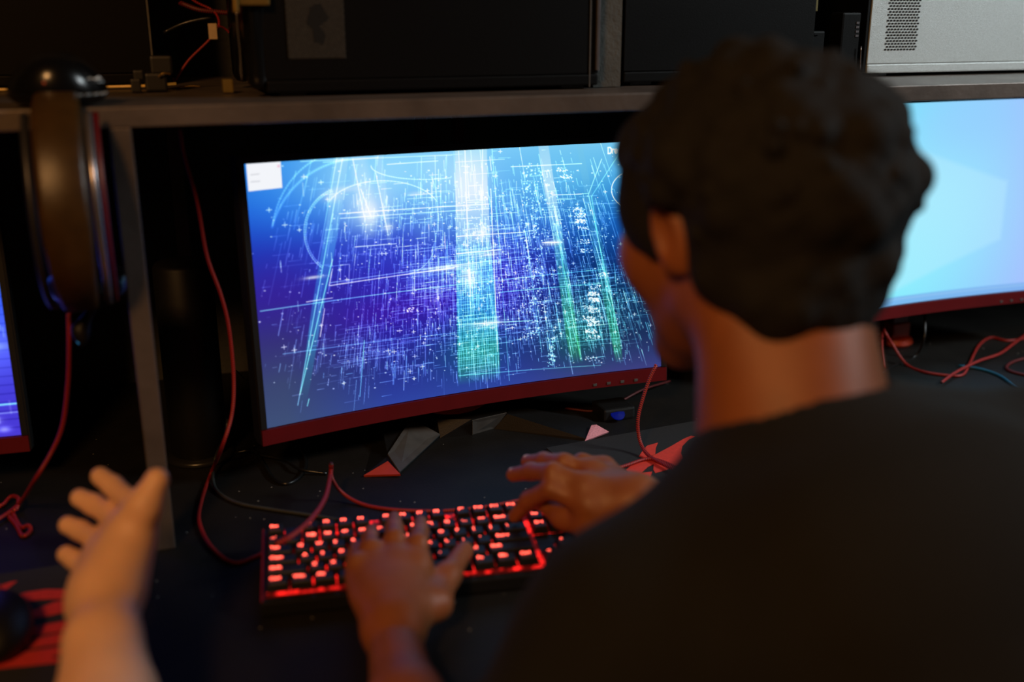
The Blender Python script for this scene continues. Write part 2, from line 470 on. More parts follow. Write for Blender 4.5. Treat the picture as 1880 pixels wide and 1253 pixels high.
def wallpaper():
    C = Canvas(AW, AH); f = AW / 0.597
    Hm = homog([(447, 302), (1143, 262), (489, 787), (1167, 677.5)], [(0, 0), (.535 * f, 0), (0, AH), (.556 * f, AH)])
    def Z(x, y): return Hm(x / 2.32 + 400, y / 2.32 + 220)
    yy = C.yy / AH; xx = C.xx / AW
    def mixc(cols, t):
        t = np.clip(t, 0, 1) * (len(cols) - 1); i = np.minimum(t.astype(int), len(cols) - 2); fr = (t - i)[..., None]
        c = np.array(cols) / 255; return c[i] * (1 - fr) + c[i + 1] * fr
    left = mixc([(20, 120, 225), (16, 82, 210), (24, 50, 180), (40, 36, 150), (50, 48, 120), (56, 68, 112), (60, 78, 118)], yy)
    mid = mixc([(120, 200, 250), (60, 130, 235), (38, 50, 190), (46, 34, 176), (40, 28, 160), (34, 44, 140), (44, 66, 160)], yy)
    right = mixc([(120, 200, 240), (50, 145, 215), (16, 90, 180), (4, 50, 120), (8, 50, 90), (22, 45, 90), (58, 62, 128)], yy)
    wl = np.clip((xx - 0.05) / 0.25, 0, 1)[..., None]; wr = np.clip((xx - 0.58) / 0.22, 0, 1)[..., None]
    C.a = (left * (1 - wl) + mid * wl) * (1 - wr) + right * wr
    for (x, y, rx, ry, c, a) in [(760, 190, 460, 170, (130, 208, 252), .9), (1480, 220, 230, 160, (120, 205, 245), .5), (1330, 400, 180, 120, (70, 160, 225), .4), (300, 300, 200, 150, (40, 130, 235), .5), (700, 250, 260, 90, (165, 225, 255), .55), (660, 400, 100, 90, (140, 200, 255), .6), (1090, 330, 220, 120, (140, 215, 255), .55),
                                 (1100, 480, 200, 90, (60, 150, 235), .4), (250, 720, 150, 130, (70, 20, 150), .35), (700, 830, 190, 60, (66, 16, 160), .5),
                                 (940, 780, 120, 50, (60, 16, 165), .4), (1500, 200, 250, 70, (110, 200, 245), .4), (1120, 980, 160, 110, (10, 110, 120), .5),
                                 (1550, 930, 140, 110, (12, 110, 90), .5), (640, 560, 250, 60, (60, 90, 220), .25), (1000, 650, 160, 60, (80, 150, 240), .4)]:
        px, py = Z(x, y); C.mix(px, py, rx / 2.32 * 1.25, ry / 2.32 * 1.25, c, a)
    # beams
    def beam(rows, cols, soft=2):
        R2 = []
        for (y, xl, xr, a) in rows:
            p, q = Z(xl, y), Z(xr, y); R2.append(((p[1] + q[1]) / 2, p[0], q[0], a))
        C.strip(R2, lambda t: mixc(cols, t), soft)
    beam([(120, 522, 578, .75), (400, 480, 540, .75), (620, 440, 500, .7), (800, 408, 462, .6), (1000, 380, 425, .5), (1130, 362, 402, .3), (1230, 348, 380, 0)], [(165, 222, 252), (130, 200, 250), (70, 140, 235), (50, 110, 210), (60, 160, 210), (50, 130, 160), (50, 110, 130)])
    beam([(110, 1032, 1168, .85), (300, 1034, 1172, .9), (600, 1038, 1190, .8), (860, 1042, 1212, .75), (1000, 1044, 1222, .7), (1075, 1045, 1226, .5), (1135, 1046, 1228, 0)], [(175, 228, 250), (222, 240, 255), (150, 205, 252), (60, 150, 225), (20, 130, 180), (30, 150, 120), (50, 180, 130)])
    beam([(110, 1382, 1424, .7), (300, 1408, 1452, .8), (480, 1440, 1482, .7), (700, 1470, 1515, .6), (900, 1496, 1545, .5), (1000, 1512, 1562, .35), (1050, 1520, 1570, 0)], [(170, 222, 248), (205, 238, 255), (120, 195, 245), (60, 160, 190), (50, 170, 130), (50, 170, 100), (60, 180, 100)])
    beam([(120, 570, 640, .35), (300, 602, 672, .5), (440, 630, 690, .6), (520, 640, 690, 0)], [(190, 230, 255), (225, 242, 255), (170, 220, 255)], 14)
    beam([(120, 680, 715, .5), (350, 712, 742, .5), (480, 735, 755, .4), (560, 745, 760, 0)], [(170, 220, 255), (190, 230, 255), (150, 200, 255)], 3)
    beam([(110, 1540, 1562, .3), (500, 1600, 1640, .3), (980, 1690, 1722, .45), (1040, 1700, 1730, 0)], [(120, 200, 230), (110, 190, 230), (60, 170, 190), (50, 190, 120), (50, 200, 100)])
    beam([(150, 900, 1030, .35), (500, 850, 1036, .12), (560, 850, 1036, 0)], [(190, 230, 255), (120, 190, 250)], 40)
    for (x, y, rx, ry, a) in [(665, 400, 30, 34, .9), (660, 370, 100, 70, .45), (745, 465, 20, 14, .6), (1100, 300, 70, 60, .35), (1140, 490, 60, 30, .5), (1095, 680, 50, 40, .5), (1170, 880, 70, 14, .6), (1440, 530, 40, 12, .7), (1000, 640, 90, 12, .6), (500, 330, 40, 20, .5), (415, 676, 38, 6, .8), (1090, 230, 70, 80, .5), (1180, 580, 60, 12, .5), (560, 300, 60, 12, .4), (870, 320, 40, 8, .4)]:
        px, py = Z(x, y); C.mix(px, py, rx / 2.0, ry / 2.0, (238, 246, 255), a)
    # fan of fine lines
    vx, vy = Z(900, -2200)
    def tint(x, y, j=0):
        t = min(1, max(0, (x - 500) / 700)) * min(1, max(0, (y - 250) / 160))
        c = np.array([150, 205, 255]) * (1 - t) + np.array([90, 240, 170]) * t
        if y < 200: c = c * .4 + np.array([225, 240, 255]) * .6
        return c + rng.uniform(-20, 20, 3)
    def vline(x, y, L, a, w=.55):
        dx = (x - vx) / (y - vy) * 1.0
        C.line((x - dx * L / 2, y - L / 2), (x + dx * L / 2, y + L / 2), tint(x, y), w, a, a * rng.uniform(.2, 1))
    def hline(x, y, L, a, w=.5):
        C.line((x - L / 2, y), (x + L / 2, y + rng.uniform(-1, 1) * .004 * L), tint(x, y), w, a, a * rng.uniform(.3, 1))
    dens = [(560, 250, 210, 150, 1300, 1.0), (430, 330, 170, 130, 800, 1.0), (620, 380, 80, 70, 260, 1.0), (760, 360, 100, 120, 700, 1.0), (420, 120, 230, 90, 700, .8), (300, 260, 220, 130, 520, .7), (150, 120, 120, 120, 150, .5), (250, 400, 160, 50, 260, .8), (700, 150, 170, 90, 300, .7), (120, 330, 100, 120, 130, .5)]
    for (cx, cy, sx, sy, n, am) in dens:
        for _ in range(n):
            x, y = rng.normal(cx, sx * .6), rng.normal(cy, sy * .6)
            if not (0 < x < AW and 4 < y < AH - 18): continue
            q = rng.random()
            if q < .50: vline(x, y, rng.exponential(20) + 4, am * rng.uniform(.15, .75), rng.uniform(.45, .75))
            elif q < .72: hline(x, y, rng.exponential(18) + 3, am * rng.uniform(.15, .7))
            elif q < .965:
                s_ = rng.uniform(.5, 1.3); C.line((x, y), (x + rng.uniform(0, 2.5), y), (225, 240, 255), s_ * .8, rng.uniform(.3, 1))
            elif q < .98: C.line((x, y - 3), (x, y + 3), (230, 245, 255), .7, .8); C.line((x - 4, y), (x + 4, y), (230, 245, 255), .6, .7)
            else:
                for j in range(int(rng.integers(4, 12))): C.line((x, y + j * 2.6), (x + .5, y + j * 2.6), tint(x, y), .6, .8)
    # lattice in the middle and under the beams
    for (x0, x1, y0, y1, n, m_, a) in [(835, 1030, 560, 800, 16, 20, .35), (1040, 1215, 560, 1110, 22, 46, .42), (1225, 1340, 450, 700, 10, 16, .3), (1500, 1700, 640, 980, 15, 26, .4), (1220, 1520, 700, 960, 14, 14, .22), (540, 820, 900, 1060, 20, 9, .28)]:
        for i in range(n):
            x = x0 + (x1 - x0) * (i + rng.uniform(0, .6)) / n; p, q = Z(x, y0 + rng.uniform(-30, 60)), Z(x + (x - 900) * .04, y1 + rng.uniform(-60, 30)); C.line(p, q, tint(*q), rng.uniform(.5, .8), a * rng.uniform(.4, 1.5), a)
        for i in range(m_):
            y = y0 + (y1 - y0) * (i + rng.uniform(0, .8)) / m_; sl = -.125
            p, q = Z(x0 + rng.uniform(-40, 40), y), Z(x1 + rng.uniform(-40, 40), y + (x1 - x0) * sl); C.line(p, q, tint(*q), rng.uniform(.45, .7), a * rng.uniform(.4, 1.4))
    W_ = (235, 246, 255)
    long_ = [((490, 712), (1030, 640), .9, W_), ((490, 700), (1330, 590), .6, (160, 220, 255)), ((180, 815), (1650, 640), .8, (110, 220, 235)), ((530, 405), (1180, 365), .9, (190, 225, 255)), ((535, 425), (1180, 385), .7, (170, 215, 255)), ((1040, 505), (1330, 485), 1, W_),
             ((1040, 580), (1230, 560), .9, W_), ((600, 548), (780, 535), .8, W_), ((1040, 885), (1360, 865), 1, (150, 255, 220)), ((1400, 530), (1470, 527), 1, W_), ((1220, 745), (1640, 700), .8, (110, 240, 220)), ((1270, 205), (1560, 190), .8, (190, 235, 245)),
             ((1440, 325), (1560, 320), .8, W_), ((280, 1000), (1030, 920), .5, (120, 210, 235)), ((1050, 1105), (1640, 1050), .6, (110, 230, 190)), ((385, 780), (500, 765), .8, W_), ((1190, 130), (1265, 1125), .55, (120, 240, 200)), ((1185, 300), (1215, 1000), 1, (220, 255, 245)),
             ((1590, 330), (1725, 975), .9, (120, 245, 190)), ((1640, 170), (1585, 330), .8, (150, 225, 245)), ((1725, 120), (1600, 330), .5, (140, 220, 240)), ((1600, 330), (1690, 900), .5, (110, 230, 200)), ((1460, 480), (1560, 1030), .8, (100, 240, 120)), ((1330, 480), (1400, 1000), .7, (120, 230, 220)),
             ((545, 170), (345, 1220), .8, (130, 220, 245)), ((500, 600), (355, 1175), .9, (120, 240, 220)), ((520, 165), (430, 640), .5, (150, 215, 250)), ((445, 930), (465, 810), .9, W_), ((395, 1195), (387, 1225), .8, (120, 250, 220)), ((640, 950), (620, 1190), .7, (110, 230, 230)),
             ((590, 170), (640, 420), .6, W_), ((690, 230), (745, 500), .5, W_), ((625, 300), (670, 420), .7, W_), ((500, 640), (485, 712), .8, W_), ((535, 625), (535, 690), .5, W_), ((575, 625), (572, 695), .5, W_), ((535, 625), (575, 622), .5, W_), ((410, 170), (330, 470), .25, (140, 200, 250)),
             ((1150, 130), (1150, 560), .4, W_), ((1075, 130), (1095, 760), .7, W_), ((1095, 640), (1100, 760), 1, W_), ((460, 185), (700, 165), .5, (150, 210, 250)), ((740, 195), (960, 180), .5, W_), ((360, 180), (1020, 155), .35, W_)]
    for (p, q, a, c) in long_: C.line(Z(*p), Z(*q), c, .75, a, a * .8)
    def arc(cx, cy, rx, ry, t0, t1, a, c=(150, 205, 255), w=.8):
        pts = [Z(cx + rx * math.cos(math.radians(t)), cy - ry * math.sin(math.radians(t))) for t in np.linspace(t0, t1, 40)]
        for i in range(39): C.line(pts[i], pts[i + 1], c, w, a)
    arc(560, 480, 185, 190, 110, 235, .5); arc(560, 480, 178, 183, 110, 235, .35); arc(720, 400, 250, 135, 20, 160, .5); arc(560, 520, 330, 380, 90, 170, .22, w=1.3)
    arc(620, 560, 400, 390, 100, 165, .15, w=2.0); arc(900, 410, 60, 190, -60, 60, .25); arc(1800, 300, 120, 90, 130, 230, .8, W_); arc(900, 200, 230, 60, 180, 300, .4); arc(800, 520, 150, 150, 270, 380, .3)
    # columns of dots and small glyph blocks
    for _ in range(330):
        x = rng.normal(1360, 26) + rng.uniform(-10, 10); y = rng.uniform(190, 940)
        p = Z(x + (y - 200) * .02, y); s_ = rng.uniform(.6, 1.7); C.line(p, (p[0] + .4, p[1]), (190, 250, 245), s_, rng.uniform(.5, 1))
    for _ in range(60):
        p = Z(1440 + rng.uniform(-14, 14), rng.uniform(940, 1060)); C.line(p, (p[0] + .4, p[1]), (150, 245, 220), rng.uniform(.8, 1.5), .8)
    for (x, y, n) in [(1548, 385, 16), (1552, 410, 20), (1556, 435, 26), (1562, 465, 12), (1480, 215, 10), (1495, 245, 14), (1570, 520, 10), (1575, 560, 10), (1612, 715, 12), (1608, 745, 30), (1612, 770, 34), (1585, 805, 12), (1610, 815, 20), (1590, 850, 22), (1610, 870, 26), (1600, 905, 24), (1610, 930, 14), (1600, 1020, 8), (1650, 660, 12), (850, 820, 12)]:
        for _ in range(n * 2):
            p = Z(x + rng.uniform(-24, 24), y + rng.uniform(-9, 9)); C.line(p, (p[0] + rng.uniform(0, 2), p[1] + rng.uniform(0, 2)), W_, .8, rng.uniform(.5, 1))
    for (x, y) in [(220, 385), (840, 1085), (893, 1065), (745, 995), (795, 910), (1320, 800), (860, 1020), (1205, 245), (1080, 230), (1085, 205), (330, 985), (285, 970), (1495, 825), (1235, 695), (450, 270), (375, 245), (290, 450), (1365, 655), (1155, 770), (770, 1000)]:
        p = Z(x, y); C.line((p[0] - 5, p[1]), (p[0] + 5, p[1]), W_, .6, .7); C.line((p[0], p[1] - 4), (p[0], p[1] + 4), W_, .6, .7)
    C.a = np.clip(C.a, 0, 1.0)
    # the small white window
    def Wp(x, y): return Hm(430 + x / 15.66, 280 + y / 15.66)
    C.poly([Wp(340, 335), Wp(1368, 275), Wp(1415, 1030), Wp(405, 1125)], (243, 245, 250), 1, soft=1)
    C.poly([Wp(1265, 375), Wp(1345, 365), Wp(1350, 440), Wp(1270, 445)], (240, 195, 215), .9, soft=1)
    C.line(Wp(480, 650), Wp(720, 625), (-110, -110, -105), 1.0, .35); C.line(Wp(480, 850), Wp(740, 835), (-110, -110, -105), 1.0, .35)
    return C


def text_mask(C, txt, x, y, size, col):
    """5x7 lettering drawn as strokes"""
    G = {'D': [((0, 0), (0, 7)), ((0, 0), (2.6, 0)), ((2.6, 0), (4, 1.6)), ((4, 1.6), (4, 5.4)), ((4, 5.4), (2.6, 7)), ((2.6, 7), (0, 7))],
         'r': [((0, 2.2), (0, 7)), ((0, 3.6), (1.2, 2.4)), ((1.2, 2.4), (2.4, 2.4))],
         'e': [((0, 4.7), (3.2, 4.7)), ((3.2, 4.7), (3.1, 3.2)), ((3.1, 3.2), (1.6, 2.3)), ((1.6, 2.3), (.2, 3.2)), ((.2, 3.2), (0, 5.4)), ((0, 5.4), (1.2, 7)), ((1.2, 7), (3.1, 6.4))]}
    adv = {'D': 5.4, 'r': 3.2, 'e': 4.6}; cx = x
    for ch in txt:
        for (a, b) in G[ch]: C.line((cx + a[0] * size, y + a[1] * size), (cx + b[0] * size, y + b[1] * size), col, size * .62, 1)
        cx += adv[ch] * size


W1 = wallpaper(); text_mask(W1, 'Dre', 1119 - 1119 + 0, 0, 0.001, (0, 0, 0))
_f = AW / 0.597
_H = homog([(447, 302), (1143, 262), (489, 787), (1167, 677.5)], [(0, 0), (.535 * _f, 0), (0, AH), (.556 * _f, AH)])
tx, ty = _H(1118, 272); text_mask(W1, 'Dre', tx, ty, 1.75, (250, 252, 255)); W1.a = np.clip(W1.a, 0, 1)

C2 = Canvas(320, 180)   # right screen: pale cyan beam desktop
tt = C2.xx / 320; vv = C2.yy / 180
C2.a = (np.array([112, 222, 250]) / 255)[None, None] * (1 - np.clip((tt - .45) / .5, 0, 1)[..., None]) + (np.array([170, 184, 255]) / 255)[None, None] * np.clip((tt - .45) / .5, 0, 1)[..., None]
C2.mix(165, 85, 110, 90, (165, 236, 255), .8); C2.mix(205, 15, 70, 40, (150, 205, 255), .6); C2.mix(120, 150, 90, 50, (150, 244, 255), .6)
C2.poly([(60, 10), (258, 74), (256, 128), (60, 190)], (190, 238, 255), .38, soft=5)
C2.poly([(0, 172), (320, 172), (320, 180), (0, 180)], (118, 172, 235), .8, soft=1)
C2.poly([(0, 173.5), (320, 173.5), (320, 175), (0, 175)], (160, 205, 245), .5, soft=1)
C2.a = np.clip(C2.a, 0, 1)

C3 = Canvas(480, 270)   # left screen: violet-blue wallpaper
C3.a[:] = np.array([52, 62, 205]) / 255
C3.a += ((C3.yy / 270)[..., None] * np.array([20, -6, 8]) / 255); C3.glow(470, 90, 60, 80, (30, 110, 235), .7); C3.glow(440, 175, 60, 30, (110, 130, 235), .5)
for j in range(0, 270, 9): C3.line((0, j), (480, j), (-26, -26, -40), .7, .8)
for _ in range(240): x, y = rng.uniform(0, 480), rng.uniform(0, 260); C3.line((x, y), (x, y + rng.uniform(2, 22)), (90, 110, 60), .6, .5)
C3.line((0, 239), (480, 236), (80, 220, 255), .8, 1); C3.line((300, 246), (480, 245), (90, 120, 100), .7, .7); C3.glow(452, 252, 8, 4, (230, 240, 255), .9); C3.glow(464, 262, 6, 3, (150, 160, 250), .8)
C3.a *= np.where(C3.xx < 400, .25, 1)[..., None]; C3.glow(456, 176, 18, 4, (150, 190, 255), .8); C3.a = np.clip(C3.a, 0, 1)  # out-of-view part of the picture dimmed to lessen its spill on the desk


# ------------------------------------------------------------------ monitors
RC, SW, SHH, TILT = 1.8, 0.597, 0.336, 0.0556
ZC = 0.244


def bend(x, y, z):
    """x along the arc, z up from the screen centre, y behind the face -> monitor space"""
    a = x / RC; rr = RC + y
    lx = rr * np.sin(a); ly = rr * np.cos(a) - RC
    y2 = ly * math.cos(TILT) + z * math.sin(TILT); z2 = z * math.cos(TILT) - ly * math.sin(TILT)
    return np.stack([lx, y2, ZC + z2], -1)


def bent_box(x0, x1, z0, z1, y0, y1, n=32):
    xs = np.linspace(x0, x1, n + 1); V = []
    for x in xs:
        for (y, z) in ((y0, z0), (y0, z1), (y1, z1), (y1, z0)): V.append(bend(x, y, z))
    Fc = []
    for i in range(n):
        for k in range(4): Fc.append([4 * i + k, 4 * i + 4 + k, 4 * i + 4 + (k + 1) % 4, 4 * i + (k + 1) % 4][::-1])
    Fc += [[0, 1, 2, 3][::-1], [4 * n, 4 * n + 1, 4 * n + 2, 4 * n + 3]]
    return (np.array(V), [f[::-1] for f in Fc], None)


def build_screen(cv, parent):
    H, W = cv.H, cv.W
    xs = (np.arange(W) + .5) / W; zs = 1 - (np.arange(H) + .5) / H
    xs[0], xs[-1], zs[0], zs[-1] = 0, 1, 1, 0
    X, Zz = np.meshgrid((xs - .5) * SW, (zs - .5) * SHH)
    V = bend(X, 0 * X, Zz).reshape(-1, 3)
    i = np.arange(H - 1)[:, None] * W + np.arange(W - 1)[None]; q = np.stack([i, i + W, i + W + 1, i + 1], -1).reshape(-1, 4)
    me = bpy.data.meshes.new('screen'); me.vertices.add(len(V)); me.vertices.foreach_set('co', V.astype(np.float32).ravel())
    me.loops.add(q.size); me.loops.foreach_set('vertex_index', q.ravel().astype(np.int32))
    me.polygons.add(len(q)); me.polygons.foreach_set('loop_start', np.arange(0, q.size, 4, dtype=np.int32))
    me.update(calc_edges=True)
    a = cv.a.reshape(-1, 3); l = np.where(a <= 0.04045, a / 12.92, ((a + .055) / 1.055) ** 2.4)
    at = me.color_attributes.new('picture', 'FLOAT_COLOR', 'POINT')
    at.data.foreach_set('color', np.hstack([l, np.ones((len(l), 1))]).astype(np.float32).ravel())
    me.materials.append(M['screen']); o = bpy.data.objects.new('screen', me); COL.objects.link(o); o.parent = parent
    return o


def make_monitor(cv, label, loc, yaw, slim=False):
    t = thing('curved_monitor', label, 'monitor', loc, (0, 0, yaw), 'curved monitors under the shelf')
    P = lambda n, vf, m, par=t, lab=None, sm=False: part(n, vf, m, par, lab, sm, world=False)
    build_screen(cv, t)
    w2, h2 = SW / 2, SHH / 2
    P('bezel', merge(bent_box(-w2 - .0075, -w2, -h2, h2 + .009, -.003, .012, 2), bent_box(w2, w2 + .0075, -h2, h2 + .009, -.003, .012, 2), bent_box(-w2, w2, h2, h2 + .009, -.003, .012)), 'black')
    for sg in (-1, 1):
        P('edge_trim', bent_box(*sorted((sg * (w2 + .0095), sg * (w2 + .0075))), -h2 - .02, h2 + .010, -.001, .014, 2), 'black')
    P('lower_bezel', bent_box(-w2 - .0075, w2 + .0075, -h2 - .0215, -h2 - .001, -.004, .012), 'red', lab='red lower bezel')
    P('back_shell', merge(bent_box(-w2 - .007, w2 + .007, -h2 - .018, h2 + .008, .0125, .028), bent_box(-.17, .17, -.13, .11, .028, .06, 12)), 'black')
    for k in range(4):
        P('button', xf(bbox(-.003, .003, -.001, .003, -.002, .002, .0005), bend(np.array(.19 + .022 * k), -.004, -h2 - .016)), 'grey')
    if slim:      # plain red column on a small round base
        b = onz(1650, 630) - np.array([loc[0], loc[1], DESK])
        P('stand_column', bbox(b[0] - .019, b[0] + .019, b[1] - .012, b[1] + .02, .03, .20, .004), 'red', lab='dark red stand column')
        P('column_foot', merge(bbox(b[0] - .020, b[0] + .020, b[1] - .016, b[1] + .02, .012, .042, .003), lathe([(.030, 0), (.033, .004), (.030, .012), (.020, .014)], 40, b)), 'redp', lab='bright red foot of the column')
        P('mount_arm', bbox(b[0] - .04, b[0] + .04, .055, b[1] + .02, .16, .26, .004), 'black')
        return t
    # stand
    P('stand_column', merge(bbox(-.028, .028, .09, .115, .02, .40, .004), bbox(-.04, .04, .06, .095, .16, .26, .004)), 'red', lab='dark red stand column')
    arch = [(-.026, .10, .40), (-.028, .10, .445), (-.018, .10, .462), (0, .10, .466), (.018, .10, .462), (.028, .10, .445), (.026, .10, .40)]
    P('carry_handle', tube(arch, .009, 10), 'red')
    P('swivel_ring', merge(lathe([(.050, 0), (.055, .004), (.052, .010), (.040, .012), (.0, .012)], 48, (-.002, .075, .030)),
                           *[xf(bbox(-.001, .001, -.006, .006, 0, .012), (-.002 + .034 * math.cos(a), .075 + .034 * math.sin(a), .041), rz=a) for a in np.linspace(0, 2 * math.pi, 40, endpoint=False)]), 'redp', lab='bright red swivel ring')
    return t


WX = lambda x, y: (x * math.cos(YAW) + y * math.sin(YAW), -x * math.sin(YAW) + y * math.cos(YAW))
mx, my = WX(-.0595, 1.4147)
mon = make_monitor(W1, 'curved monitor showing blue and green data grid wallpaper, its foot before the keyboard', (mx, my, DESK), 0.4317 - YAW)
ZC = 0.279
monR = make_monitor(C2, 'curved monitor on the right with pale cyan desktop, partly behind the head', (1.237, 1.428, DESK), math.radians(3.8), slim=True)
ZC = 0.244
monL = make_monitor(C3, 'curved monitor at left edge with violet blue screen, behind the headset', (-.468, 1.39, DESK), math.radians(4.0))


def quadmesh(P, thick=.002):
    P = [np.asarray(p, float) for p in P]; n = len(P); nr = np.cross(P[1] - P[0], P[2] - P[0]); nr /= np.linalg.norm(nr)
    if nr[2] < 0: nr = -nr
    B = [p - nr * thick for p in P]
    return (np.array(P + B), [list(range(n)), list(range(2 * n - 1, n - 1, -1))] + [[i, n + i, n + (i + 1) % n, (i + 1) % n] for i in range(n)], None)


def frustum(bot, top):
    n = len(bot)
    return (np.array(list(bot) + list(top)), [list(range(n))[::-1], list(range(n, 2 * n))] + [[i, (i + 1) % n, n + (i + 1) % n, n + i] for i in range(n)], None)


def stand_feet(t):
    """faceted splayed foot, in monitor space (x right, y back, z up from desk)"""
    P = lambda n, vf, m, lab=None: part(n, vf, m, t, lab, world=False)
    def loc(x, y, z):   # a point seen on the central stand, brought into monitor space
        p = onz(x, y, DESK + z) - np.array([mx, my, DESK]); a = -(0.4317 - YAW)
        return np.array([p[0] * math.cos(a) - p[1] * math.sin(a), p[0] * math.sin(a) + p[1] * math.cos(a), p[2]])
    for s in (1,):
        # left leg
        b = [loc(668, 873, 0), loc(735, 871, 0), loc(808, 803, 0), loc(840, 770, 0), loc(700, 760, 0)]
        tp = [loc(712, 838, .010), loc(733, 868, .004), loc(808, 800, .004), loc(755, 772, .022), loc(700, 775, .022)]
        g = [loc(712, 836, .011), loc(734, 869, .004), loc(808, 800, .004), loc(755, 771, .024)]
        P('stand_leg', merge(frustum([b[0], b[1], b[2], b[3], b[4]], [tp[0], tp[1] + [0, 0, 0], tp[2], tp[3], tp[4]])), 'black', 'black stand leg reaching left')
        P('leg_facet', quadmesh([g[0] + [0, 0, .002], g[1] + [0, 0, .002], g[2] + [0, 0, .002], g[3] + [0, 0, .002]], .002), 'grey', 'grey top facet')  # flat grey plate laid over the black leg
        P('leg_tip', quadmesh([loc(668, 873, .003), loc(735, 871, .005), loc(712, 847, .012)], .003), 'redp', 'orange red leg tip')
        # hub
        hb = [loc(808, 805, 0), loc(866, 799, 0), loc(906, 787, 0), loc(930, 760, 0), loc(840, 735, 0), loc(765, 770, 0)]
        ht = [loc(806, 799, .004) + [0, .006, .022], loc(866, 770, .026), loc(930, 757, .026), loc(930, 745, .026), loc(840, 728, .026), loc(765, 765, .026)]
        P('stand_hub', frustum(hb, ht), 'black')
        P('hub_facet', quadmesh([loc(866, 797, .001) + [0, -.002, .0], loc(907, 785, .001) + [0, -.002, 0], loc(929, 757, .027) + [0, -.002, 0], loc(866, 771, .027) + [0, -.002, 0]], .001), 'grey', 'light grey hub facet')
        # right leg
        b = [loc(908, 788, 0), loc(1076, 811, 0), loc(1117, 793, 0), loc(1080, 768, 0), loc(935, 750, 0)]
        tp = [loc(930, 760, .024), loc(1076, 806, .004), loc(1112, 790, .004), loc(1085, 776, .010), loc(940, 745, .024)]
        P('stand_leg', frustum(b, tp), 'black', 'black stand leg reaching right')
        P('leg_tip', quadmesh([loc(1074, 810, .004), loc(1118, 793, .004), loc(1095, 780, .013), loc(1086, 781, .013)], .003), 'pinkp', 'pale pink leg tip')


stand_feet(mon)
for m_ in (monL,):
    for c in list(mon.children):
        if c.name.split('.')[0] in ('stand_leg', 'leg_facet', 'leg_tip', 'stand_hub', 'hub_facet'):
            d = c.copy(); COL.objects.link(d); d.parent = m_

# ------------------------------------------------------------------ keyboards
U1 = 0.01905
ROWS = [
    (0, [('Esc', 0, 1)] + [('F%d' % (i + 1), 2 + i, 1) for i in range(4)] + [('F%d' % (i + 5), 6.5 + i, 1) for i in range(4)] + [('F%d' % (i + 9), 11 + i, 1) for i in range(4)] + [('Prt', 15.25, 1), ('Scr', 16.25, 1), ('Pau', 17.25, 1)]),
    (1.25, [(c, i, 1) for i, c in enumerate(['~`', '1!', '2@', '3#', '4$', '5%', '6^', '7&', '8*', '9(', '0)', '-_', '=+'])] + [('Back', 13, 2), ('Ins', 15.25, 1), ('Hm', 16.25, 1), ('Up', 17.25, 1), ('Num', 18.5, 1), ('/', 19.5, 1), ('*', 20.5, 1), ('-', 21.5, 1)]),
    (2.25, [('Tab', 0, 1.5)] + [(c, 1.5 + i, 1) for i, c in enumerate('QWERTYUIOP')] + [('[', 11.5, 1), (']', 12.5, 1), ('\\', 13.5, 1.5), ('Del', 15.25, 1), ('End', 16.25, 1), ('Dn', 17.25, 1), ('7', 18.5, 1), ('8', 19.5, 1), ('9', 20.5, 1)]),
    (3.25, [('Caps', 0, 1.75)] + [(c, 1.75 + i, 1) for i, c in enumerate('ASDFGHJKL')] + [(';', 10.75, 1), ("'", 11.75, 1), ('Enter', 12.75, 2.25), ('4', 18.5, 1), ('5', 19.5, 1), ('6', 20.5, 1), ('+', 21.5, 1)]),
    (4.25, [('Shift', 0, 2.25)] + [(c, 2.25 + i, 1) for i, c in enumerate('ZXCVBNM')] + [(',', 9.25, 1), ('.', 10.25, 1), ('/?', 11.25, 1), ('Shift', 12.25, 2.75), ('^', 16.25, 1), ('1', 18.5, 1), ('2', 19.5, 1), ('3', 20.5, 1)]),
    (5.25, [('Ctrl', 0, 1.25), ('Win', 1.25, 1.25), ('Alt', 2.5, 1.25), ('', 3.75, 6.25), ('Alt', 10, 1.25), ('Fn', 11.25, 1.25), ('Mn', 12.5, 1.25), ('Ctrl', 13.75, 1.25), ('<', 15.25, 1), ('v', 16.25, 1), ('>', 17.25, 1), ('0', 18.5, 2), ('.', 20.5, 1), ('Ent', 21.5, 1)]),
]
_txt = {}


def legend_mesh(s, size=.0066):
    if s in _txt: return _txt[s]
    cu = bpy.data.curves.new('legend', 'FONT'); cu.body = s; cu.size = size; cu.align_x = 'LEFT'; cu.align_y = 'CENTER'; cu.offset = 0.00018
    ob = bpy.data.objects.new('legend_text', cu); me = bpy.data.meshes.new_from_object(ob); bpy.data.objects.remove(ob)
    me.name = 'legend'; me.materials.clear(); me.materials.append(M['klegend']); _txt[s] = me
    return me


_cap = {}


def keycap_mesh(wu):
    if wu in _cap: return _cap[wu]
    w = wu * U1 / 2 - .0006; d = U1 / 2 - .0006
    V = []
    for (iw, z) in ((0, -.0090), (0, -.0080), (.0020, -.0012), (.0028, -.0003), (.0036, -.0006)):
        V += [(-w + iw, -d + iw, z), (w - iw, -d + iw, z), (w - iw, d - iw * .8, z), (-w + iw, d - iw * .8, z)]
    Fc = [[3, 2, 1, 0]]
    for j in range(4):
        for k in range(4): Fc.append([4 * j + k, 4 * j + (k + 1) % 4, 4 * j + 4 + (k + 1) % 4, 4 * j + 4 + k])
    Fc.append([16, 17, 18, 19])
    me = bpy.data.meshes.new('key'); me.from_pydata(V, [], Fc); me.materials.append(M['kcap']); _cap[wu] = me
    return me


